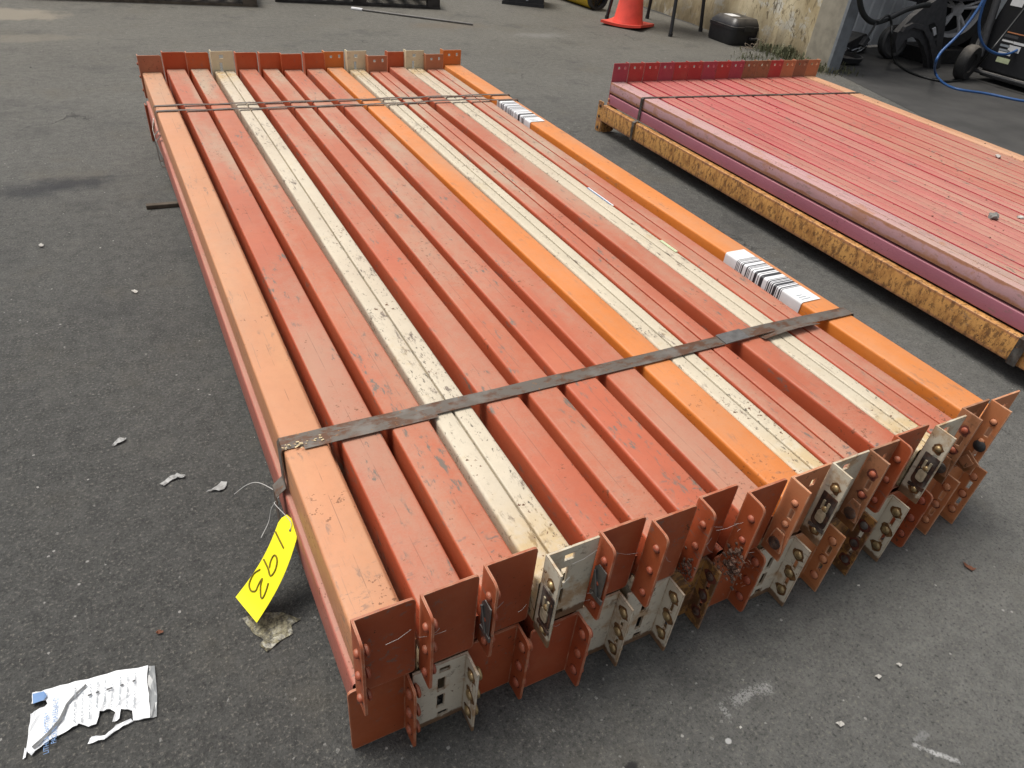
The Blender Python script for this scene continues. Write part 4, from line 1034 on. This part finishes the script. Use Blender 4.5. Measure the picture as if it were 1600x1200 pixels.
# weeds at the foot of the wall
rnd = random.Random(8); mb = MB()
def weed(c, n, spread, hmax):
    for k in range(n*2):
        p = c + Vector((rnd.gauss(0, spread), rnd.gauss(0, spread*.7), 0)); hh = rnd.uniform(.3, 1)*hmax
        d_ = Vector((rnd.uniform(-1,1), rnd.uniform(-1,1), 0))*hh*.5; s_ = rnd.uniform(.0018,.0042)
        sd_ = Vector((-d_.y, d_.x, 0)).normalized()*s_
        m_ = p + d_*.5 + Vector((0,0,hh*.8)); e_ = p + d_ + Vector((0,0,hh*rnd.uniform(.5,1)))
        mb.add([p-sd_*.5, p+sd_*.5, m_+sd_, e_, m_-sd_], [(0,1,2,3,4)])
for px, py, n, sp, hm in ((1262,108,160,.10,.10),(1235,92,170,.10,.14),(1215,82,130,.10,.12),(1200,80,80,.08,.08),(1285,110,120,.10,.07),(1310,112,60,.12,.04),(1178,92,50,.12,.05)):
    weed(G(px, py), n, sp, hm)
m = NT('weed_leaf'); v = m.coord(rnd=False)
M_weed = m.set(col=m.mix(m.noise(v, 9, 3), (.075, .095, .04), (.17, .15, .09)), rough=.7)
tag(mb.build('weeds', M_weed, None, 0), 'low straggly green weeds along the wall foot', kind='stuff')
mb = MB()
for k in range(7):
    p = G(1160+k*4, 74+rnd.uniform(0,7)); mb.tube(catmull([p, p+Vector((rnd.uniform(-.03,.05), rnd.uniform(-.03,.03), rnd.uniform(.01,.10))), p+Vector((rnd.uniform(0,.12), rnd.uniform(-.06,.02), .01))], 4), .003, 5)
tag(mb.build('dry_twigs', simple('dry_twig', (.30, .24, .18), .8), None, 40), 'pale dry twigs lying against the black tool case', kind='stuff')

# ------------------------------------------------------------------ tool case
c0, c1, c2 = G(1110, 58), G(1140, 72), G(1184, 72)
ex = (c1-c0); ey = (c2-c1)
wx, wy = .30, .42
dx_ = -ey.normalized(); dy_ = Vector((-dx_.y, dx_.x, 0))
if dy_.dot(c0-c1) < 0: dx_ = -dx_; dy_ = -dy_; org = c1
else: org = c2
MM = Matrix.Translation(org) @ Matrix(((dx_.x, dy_.x, 0, 0), (dx_.y, dy_.y, 0, 0), (0,0,1,0), (0,0,0,1)))
lx_, ly_ = (c2-c1).length, max(.26, (c0-c1).dot(dy_))
t = empty('tool_case', c1, 0, 'black moulded plastic tool case with a white label on its lid', 'tool case')
t.matrix_world = MM
foot = fillet([(0,0),(lx_,0),(lx_,ly_),(0,ly_)], [.06,.035,.03,.03], 3)
def ringstack(mb, levels):
    V = []; n = len(foot); F_ = []
    cx, cy = lx_/2, ly_/2
    for ins, z in levels:
        V += [(cx+(x-cx)*(1-ins/lx_*2), cy+(y-cy)*(1-ins/ly_*2), z) for x, y in foot]
    for j in range(len(levels)-1): F_ += [(j*n+i, j*n+(i+1)%n, (j+1)*n+(i+1)%n, (j+1)*n+i) for i in range(n)]
    F_ += [tuple(range(n))[::-1], tuple((len(levels)-1)*n+i for i in range(n))]
    mb.add(V, F_)
mb = MB(); ringstack(mb, [(.012, 0), (.004, .02), (0, .125), (-.006, .126), (-.006, .138)]); mb.build('case_base', M_black, t, 35)
mb = MB(); ringstack(mb, [(-.006, .140), (-.006, .152), (.001, .154), (.004, .170), (.040, .213), (.044, .215)]); lid = mb.build('case_lid', M_black, t, 35)
mb = MB(); mb.box((lx_*.22, ly_*.42, .2152), (lx_*.52, ly_*.76, .2162)); mb.build('lid_label', M_white, lid, 0)
mb = MB(); mb.box((lx_*.35, -.012, .12), (lx_*.65, -.004, .16)); mb.build('latch', M_blackmat, t, 0)
mb = MB(); mb.tube([(lx_*.62,-.005,.06),(lx_*.62,-.03,.06),(lx_*.9,-.03,.06),(lx_*.9,-.005,.06)], .012, 8); mb.build('handle', M_blackmat, t, 40)

# ------------------------------------------------------------------ black metal table with thin legs
F1, F2, F3, F4 = G(948, 29), G(1047, 57), G(1094, 49), G(1011, 29)
ctr = (F1+F2+F3+F4)/4
t = empty('metal_table', (ctr.x, ctr.y, 0), 0, 'black thin-legged metal table standing by the plaster wall', 'table')
for f in (F1, F2, F3, F4):
    p = f - Vector((ctr.x, ctr.y, 0)); q = Vector((p.x*.80, p.y*.80, .72))
    mb = MB(); mb.tube([p+Vector((0,0,.012)), q], .017, 10); mb.tube([p, p+Vector((0,0,.03))], .021, 10)
    mb.build('leg', M_black, t, 40)
mb = MB(); mb.prism(fillet([tuple((f.x-ctr.x)*.95 if k == 0 else (f.y-ctr.y)*.95 for k in range(2)) for f in (F1, F2, F3, F4)], .05, 3), lambda u, v, w_: (u, v, w_), .72, .75); mb.build('tabletop', M_black, t, 30)

# ------------------------------------------------------------------ traffic cone
cc = G(980, 40); t = empty('traffic_cone', cc, R3(35), 'faded orange traffic cone with a warped base next to the black table', 'traffic cone')
mb = MB(); n = 13; V = []; F_ = []
for s_ in (0, 1):
    for j in range(n):
        for i in range(n):
            x, y = (i/(n-1)-.5)*.40, (j/(n-1)-.5)*.40
            r = max(0, math.hypot(x, y)-.14)
            z = .022*s_ + .004 + .35*max(0, -x-y-.05)**1.6*.35 + .06*r*(1+math.sin(3*math.atan2(y, x)+.6))
            V.append((x, y, z))
for s_ in (0, 1):
    for j in range(n-1):
        for i in range(n-1): F_.append(tuple(s_*n*n + q for q in (j*n+i, j*n+i+1, (j+1)*n+i+1, (j+1)*n+i)))
bd = [i for i in range(n)] + [j*n+n-1 for j in range(1,n)] + [(n-1)*n+i for i in range(n-2,-1,-1)] + [j*n for j in range(n-2,0,-1)]
for k in range(len(bd)): a_, b_ = bd[k], bd[(k+1) % len(bd)]; F_.append((a_, b_, n*n+b_, n*n+a_))
mb.add(V, F_); mb.build('cone_base', M_cone, t, 45)
mb = MB(); mb.lathe([(.150,.026),(.142,.05),(.136,.06),(.085,.40),(.035,.70),(.028,.705),(.0,.705)], None, 28); mb.build('cone_body', M_cone, t, 45)

# ------------------------------------------------------------------ yellow tank, black crate, pallets, rod
e1 = G(936, 16); r_ = .115
yd = (G(870, 0) - G(925, 19)).normalized()
c_ = Vector((e1.x-.03, e1.y+.04, r_))
ax = Matrix.Translation(c_) @ yd.to_track_quat('Z', 'Y').to_matrix().to_4x4()
t = empty('gas_cylinder', (c_.x, c_.y, 0), 0, 'yellow cylinder lying on its side with a black open end', 'cylinder')
mi = Matrix.Translation((-c_.x, -c_.y, 0))
mb = MB(); mb.lathe([(r_*.98,0),(r_,.01),(r_,.9),(r_*.9,.96),(r_*.5,1.0),(0,1.01)], mi @ ax, 28); mb.build('shell', M_yellow, t, 40)
mb = MB(); mb.lathe([(r_*.4,.02),(r_*.8,.0),(r_*.8,-.05),(r_*1.0,-.055),(r_*1.0,-.001),(r_*.97,.0)], mi @ ax, 28); mb.build('end_ring', M_black, t, 40)
b0_, b1_ = G(784, 6), G(850, 13); bdir = (b1_-b0_).normalized()
Mb = Matrix.Translation(b0_) @ Matrix.Rotation(math.atan2(bdir.y, bdir.x), 4, 'Z'); bl = (b1_-b0_).length
t = empty('plastic_crate', b0_, 0, 'black box standing on the asphalt between pallet and yellow cylinder', 'crate'); t.matrix_world = Mb
mb = MB(); ob = [(0,0),(bl,0),(bl,.4),(0,.4)]
mb.box((0,0,.0), (bl,.4,.03)); mb.box((.008,.008,.03), (bl-.008,.392,.30)); mb.box((0,0,.30), (bl,.4,.33)); mb.build('crate_shell', M_blackmat, t, 0)
mb = MB(); mb.tube([(bl*.56,.004,.055),(bl*.60,.004,.055),(bl*.62,.004,.085),(bl*.66,.004,.085)], .008, 6); mb.build('emblem', M_greyprint, t, 40)

def pallet(pl, pr, label, mat, extend=0.0, depth=1.0, hgt=.13, load=False):
    a = G(*pl); b = G(*pr); d = (b-a).normalized(); a = a - d*extend; L_ = (b-a).length
    M_ = Matrix.Translation(a) @ Matrix.Rotation(math.atan2(d.y, d.x), 4, 'Z')
    t = empty('wooden_pallet', a, 0, label, 'pallet', 'dark pallets at the back of the yard'); t.matrix_world = M_
    for k in range(3):
        mb = MB(); y = k*(depth-.09)/2; mb.box((0, y, 0), (L_, y+.09, .018)); mb.build('bottom_board', mat, t, 0)
        for x in (0, L_/2-.06, L_-.12):
            mb = MB(); mb.box((x+.004, y+.004, .0185), (x+.116, y+.086, .10)); mb.build('block', mat, t, 0)
        mb = MB(); mb.box((0, y+.001, .1005), (L_, y+.089, .118)); mb.build('stringer_board', mat, t, 0)
    n = int(L_/.125)
    for k in range(n):
        mb = MB(); x = k*(L_-.095)/(n-1); mb.box((x, 0, .1185), (x+.095, depth, .136)); mb.build('deck_board', mat, t, 0)
    return t
pallet((120, 1.0), (403, 11), 'weathered dark wooden pallet with a brown end, at the top edge left', M_wood, extend=.35)
pallet((430, 3), (688, 15), 'blackened wooden pallet beside the thin rod on the asphalt', M_wood2)
a, b = G(551, 15), G(739, 40)
mb = MB(); mb.tube([a+Vector((0,0,.008)), b+Vector((0,0,.010))], .008, 8)
t = mb.build('steel_rod', M_pipe); tag(t, 'thin dark steel rod with a white tip lying in front of the black pallet', 'rod')
mb = MB(); d_ = (b-a).normalized(); mb.tube([a-d_*.01+Vector((0,0,.009)), a+d_*.09+Vector((0,0,.009))], .0125, 8); mb.build('white_tip', M_white, t, 40)

# ------------------------------------------------------------------ car parts in the garage bay
# head lamp unit
p = G(1330, 86); t = empty('head_lamp', p, R3(20), 'loose car head lamp with bright chrome reflector on the garage floor', 'head lamp')
mb = MB(); mb.prism(fillet([(-.32,0),(.34,0),(.38,.10),(.20,.17),(-.10,.13),(-.30,.10)], .03, 4), lambda u, v, w_: (u, w_, v), 0, .16); mb.build('housing', M_black, t, 35)
mb = MB(); mb.tube(catmull([(-.08,-.012,.035),(.05,-.02,.05),(.20,-.02,.075),(.30,-.012,.085)]), .018, 8); mb.tube(catmull([(-.10,-.012,.02),(.10,-.02,.03),(.28,-.012,.055)]), .010, 8); mb.build('chrome_reflector', M_chrome, t, 45)
mb = MB(); mb.tube(catmull([(-.30,-.010,.055),(-.22,-.015,.075),(-.17,-.012,.07)]), .012, 8); mb.tube([(-.23,-.012,.07),(-.23,-.014,.02)], .008, 8); mb.build('chrome_bracket', M_chrome, t, 45)
p = G(1312, 96); t2 = empty('plastic_dish', p, 0, 'shallow black dish tucked in the garage corner behind the weeds', 'dish')
mb = MB(); mb.lathe([(.14,0),(.17,.02),(.18,.06),(.165,.062),(.15,.03),(0,.02)], None, 20); mb.build('dish', M_black, t2, 40)
# round cap on edge
p = G(1386, 91); t = empty('round_cap', p, R3(-10), 'dark round plastic cap standing on edge beside the wheel arch liner', 'cap')
Mx = Matrix.Translation((0,0,.142)) @ Matrix.Rotation(R3(78), 4, 'X')
mb = MB(); mb.lathe([(0,.02),(.10,.022),(.108,.03),(.125,.032),(.14,.02),(.142,.0),(.13,-.05),(0,-.05)], Mx, 28); mb.build('cap_shell', M_greyplastic, t, 40)
# wheel arch liner
pa = G(1450, 106); yp = pa.y
def ap(px, py, dy=0.0): return atY(px, py, yp+dy)
t = empty('wheel_arch_liner', (pa.x, pa.y, 0), 0, 'upright black plastic wheel arch liner with slots in the garage bay', 'car part')
o0 = Vector((pa.x, pa.y, 0))
def plate_px(poly, d0, d1, name, mat, parent, o0, rad=0.0):
    pts = [ap(x, y) - o0 for x, y in poly]; p2 = [(q.x, q.z) for q in pts]
    if rad: p2 = fillet(p2, rad, 3)
    mb = MB(); mb.prism(p2, lambda u, v, w_: (u, w_, v), d0, d1); return mb.build(name, mat, parent, 35)
arch = [(1398,82),(1396,66),(1400,50),(1411,38),(1425,24),(1440,12),(1462,-2),(1478,-4),(1474,40),(1468,80),(1466,107),(1447,107),(1445,88),(1440,72),(1432,60),(1421,57),(1411,62),(1404,72)]
plate_px(arch, -.02, .03, 'liner_shell', M_greyplastic, t, o0)
plate_px([(1403,48),(1420,41),(1436,46),(1444,62),(1449,84),(1451,105),(1459,105),(1457,78),(1450,52),(1438,38),(1420,34),(1408,40)], -.05, -.018, 'liner_flange', M_greyplastic, t, o0)
plate_px([(1448,38),(1456,34),(1462,44),(1460,58),(1454,60)], -.024, -.0195, 'slot', M_rubber, t, o0)
plate_px([(1455,64),(1460,62),(1460,74),(1457,74)], -.024, -.0195, 'slot', M_rubber, t, o0)
plate_px([(1452,44),(1457,41),(1458,52),(1454,55)], -.035, -.0245, 'clip', M_alloy, t, o0)
# alloy wheel behind it
wc = atY(1490, 12, yp+.25); t = empty('car_wheel', (wc.x, wc.y, 0), 0, 'alloy car wheel with dark tyre seen behind the wheel arch liner', 'wheel')
Mw = Matrix.Translation((0,0,wc.z)) @ Matrix.Rotation(R3(-20), 4, 'Z') @ Matrix.Rotation(R3(90), 4, 'X')
mb = MB(); mb.lathe([(.235,-.09),(.31,-.10),(.325,-.08),(.33,0),(.325,.08),(.31,.10),(.235,.09),(.225,.0),(.235,-.09)], Mw, 36, False); mb.build('tyre', M_tyre, t, 40)
mb = MB(); mb.lathe([(.205,.085),(.232,.088),(.232,.07),(.205,.066),(.205,-.08),(.232,-.085)], Mw, 36, False)
for k in range(5):
    for s_ in (-.13, .13):
        a_ = k*2*math.pi/5 + s_ + .3; b_ = k*2*math.pi/5 + s_*.5 + .3
        mb.tube([Mw @ Vector((math.cos(b_)*.04, math.sin(b_)*.04, .06)), Mw @ Vector((math.cos(a_)*.13, math.sin(a_)*.13, .075)), Mw @ Vector((math.cos(a_)*.21, math.sin(a_)*.21, .074))], .014, 8)
mb.lathe([(.055,.05),(.055,.075),(.04,.08),(0,.08)], Mw, 20); mb.build('rim', M_alloy, t, 40)
mb = MB(); mb.lathe([(.20,-.01),(.02,-.01),(0,-.01)], Mw, 24); mb.build('brake_disc', M_blackmat, t, 40)
if wc.z > .34:      # it rests on a low dark block
    mb = MB(); mb.box((wc.x-.30, wc.y-.16, .006), (wc.x+.34, wc.y+.2, wc.z-.326)); o = mb.build('plinth_block', M_blackmat, None, 0); tag(o, 'low black block carrying the alloy wheel in the garage bay', 'block')
# bumper cover over the top
t = empty('bumper_cover', (pa.x+.55, yp+.05, 0), 0, 'dark plastic bumper cover spanning above the wheel in the garage bay', 'car part'); o0 = Vector((pa.x+.55, yp+.05, 0))
plate_px([(1470,-25),(1640,-25),(1640,4),(1560,2),(1520,6),(1495,4),(1478,14),(1468,10)], .05, .45, 'cover_shell', M_greyplastic, t, o0)
mb = MB(); q = ap(1575, 2) - o0; mb.box((q.x-.05, .1, 0), (q.x+.05, .2, q.z+.02)); mb.build('support_leg', M_blackmat, t, 0)

# portable generator
g0 = G(1500, 126); t = empty('generator', (g0.x, g0.y, 0), R3(0), 'black portable generator with warning labels and a small tyred wheel', 'generator')
o0 = Vector((g0.x, g0.y, 0))
Mt = Matrix.Translation((.02, .02, .14)) @ Matrix.Rotation(R3(102), 4, 'Z') @ Matrix.Rotation(R3(90), 4, 'Y')
mb = MB(); mb.lathe([(.075,-.04),(.125,-.045),(.14,-.025),(.14,.025),(.125,.045),(.075,.04),(.07,0),(.075,-.04)], Mt, 28, False); tw = mb.build('wheel', M_tyre, t, 40)
mb = MB(); mb.lathe([(.0,.03),(.03,.035),(.072,.025),(.072,-.025),(0,-.03)], Mt, 18); mb.build('hub', M_blackmat, tw, 40)
XG = g0.x + .22                                  # side that carries the labels
def gx(px, py, dx=0.0): return atX(px, py, XG+dx) - o0
ya, yb = gx(1700, 60).y, gx(1536, 75).y
sx = XG - o0.x
mb = MB(); mb.prism(fillet([(ya, .10), (yb, .10), (yb, .50), (yb-.06, .80), (ya, .80)], .03, 3), lambda u, v, w_: (w_, u, v), sx, sx+.62); mb.build('housing', M_black, t, 30)
mb = MB(); mb.box((sx+.02, ya+.02, .04), (sx+.55, yb-.06, .098)); mb.build('skid', M_blackmat, t, 0)
q0, q1 = gx(1530, 88, -.05), gx(1566, -25, -.05)
mb = MB(); mb.tube([q0, q1], .030, 10); mb.build('side_column', M_greyplastic, t, 40)
mb = MB(); mb.tube(catmull([gx(1512, 103, -.06), gx(1516, 107, -.06), gx(1560, 120, -.06), gx(1600, 131, -.06), gx(1680, 152, -.06)], 6), .016, 8); mb.build('frame_tube', M_greyplastic, t, 40)
def glabel(px0, py0, px1, py1, mat, nm):
    a = gx(px0, py0); b = gx(px1, py1)
    mb = MB(); mb.box((sx-.0025, min(a.y,b.y), min(a.z,b.z)), (sx-.0005, max(a.y,b.y), max(a.z,b.z))); return mb.build(nm, mat, t, 0)
glabel(1567, 61, 1583, 68, M_white, 'warning_label'); glabel(1585, 65, 1600, 73, M_white, 'warning_label'); glabel(1564, 68, 1577, 75, M_greyprint, 'warning_label')
glabel(1578, 70, 1591, 84, M_white, 'warning_label'); glabel(1562, 75, 1577, 82, M_greyprint, 'warning_label'); glabel(1561, 79, 1578, 88, M_white, 'warning_label')
glabel(1559, 88, 1575, 101, M_ltgreen, 'warning_label'); glabel(1572, 48, 1606, 58, M_orangeprint, 'warning_label'); glabel(1568, 52, 1590, 62, M_darkgrey, 'warning_label'); glabel(1584, -4, 1597, 12, M_white, 'warning_label')

# cables and hoses
def cable(pts, r, mat, name, label, cat, n=8):
    mb = MB(); mb.tube(catmull(pts, 8), r, n); return tag(mb.build(name, mat, None, 60), label, cat)
yc = yp - .12
cable([atY(1342,-30,yc), atY(1343,0,yc), atY(1348,20,yc), atY(1358,32,yc), atY(1370,35,yc), atY(1388,29,yc), atY(1415,16,yc), atY(1440,9,yc), atY(1452,8,yc)], .021, M_rubber, 'thick_hose', 'thick black hose looping down in front of the ribbed sheet', 'hose')
cable([atY(1372,34,yc-.03), atY(1384,25,yc-.03), atY(1390,26,yc-.03), atY(1393,38,yc-.03), atY(1393,60,yc-.05), G(1394,86,.06), G(1402,100,.012), G(1420,112,.012), G(1445,121,.012), G(1475,127,.012), G(1500,125,.012), G(1520,112,.05), atY(1545,83,o0.y-.16), atY(1570,52,o0.y-.16), atY(1600,14,o0.y-.16), atY(1620,-15,o0.y-.16)], .009, M_rubber, 'power_cord', 'thin black power cord trailing over the garage floor to the generator', 'cord')
t = cable([atY(1369,36,yc-.02), atY(1362,48,yc-.02), atY(1354,60,yc-.02)], .008, M_rubber, 'plug_lead', 'short black lead with a plug dangling from the thick hose', 'lead')
q = atY(1351, 65, yc-.02); mb = MB(); mb.box((-.022,-.02,-.035), (.022,.02,.03), Matrix.Translation(q) @ Matrix.Rotation(R3(25),4,'Y')); mb.build('plug', M_black, t, 0)
cable([G(1760,172,.01), G(1680,168,.01), G(1600,158,.01), G(1540,146,.01), G(1495,139,.01), G(1472,128,.012), G(1461,113,.05), atY(1462,98,o0.y-.25), atY(1470,82,o0.y-.25), atY(1490,62,o0.y-.25), atY(1508,42,o0.y-.25), atY(1528,14,o0.y-.25), atY(1545,-15,o0.y-.25)], .010, M_bluehose, 'air_hose', 'blue air hose running along the garage floor then rising past the wheel', 'hose')
cable([atY(1545,-15,o0.y-.22), atY(1535,12,o0.y-.22), atY(1530,34,o0.y-.22), atY(1531,56,o0.y-.22), atY(1538,72,o0.y-.22), atY(1552,82,o0.y-.22), atY(1570,85,o0.y-.22), atY(1588,79,o0.y-.22), atY(1610,64,o0.y-.22), atY(1630,44,o0.y-.22)], .010, M_bluehose, 'air_hose', 'blue air hose sagging in a loop across the generator labels', 'hose')
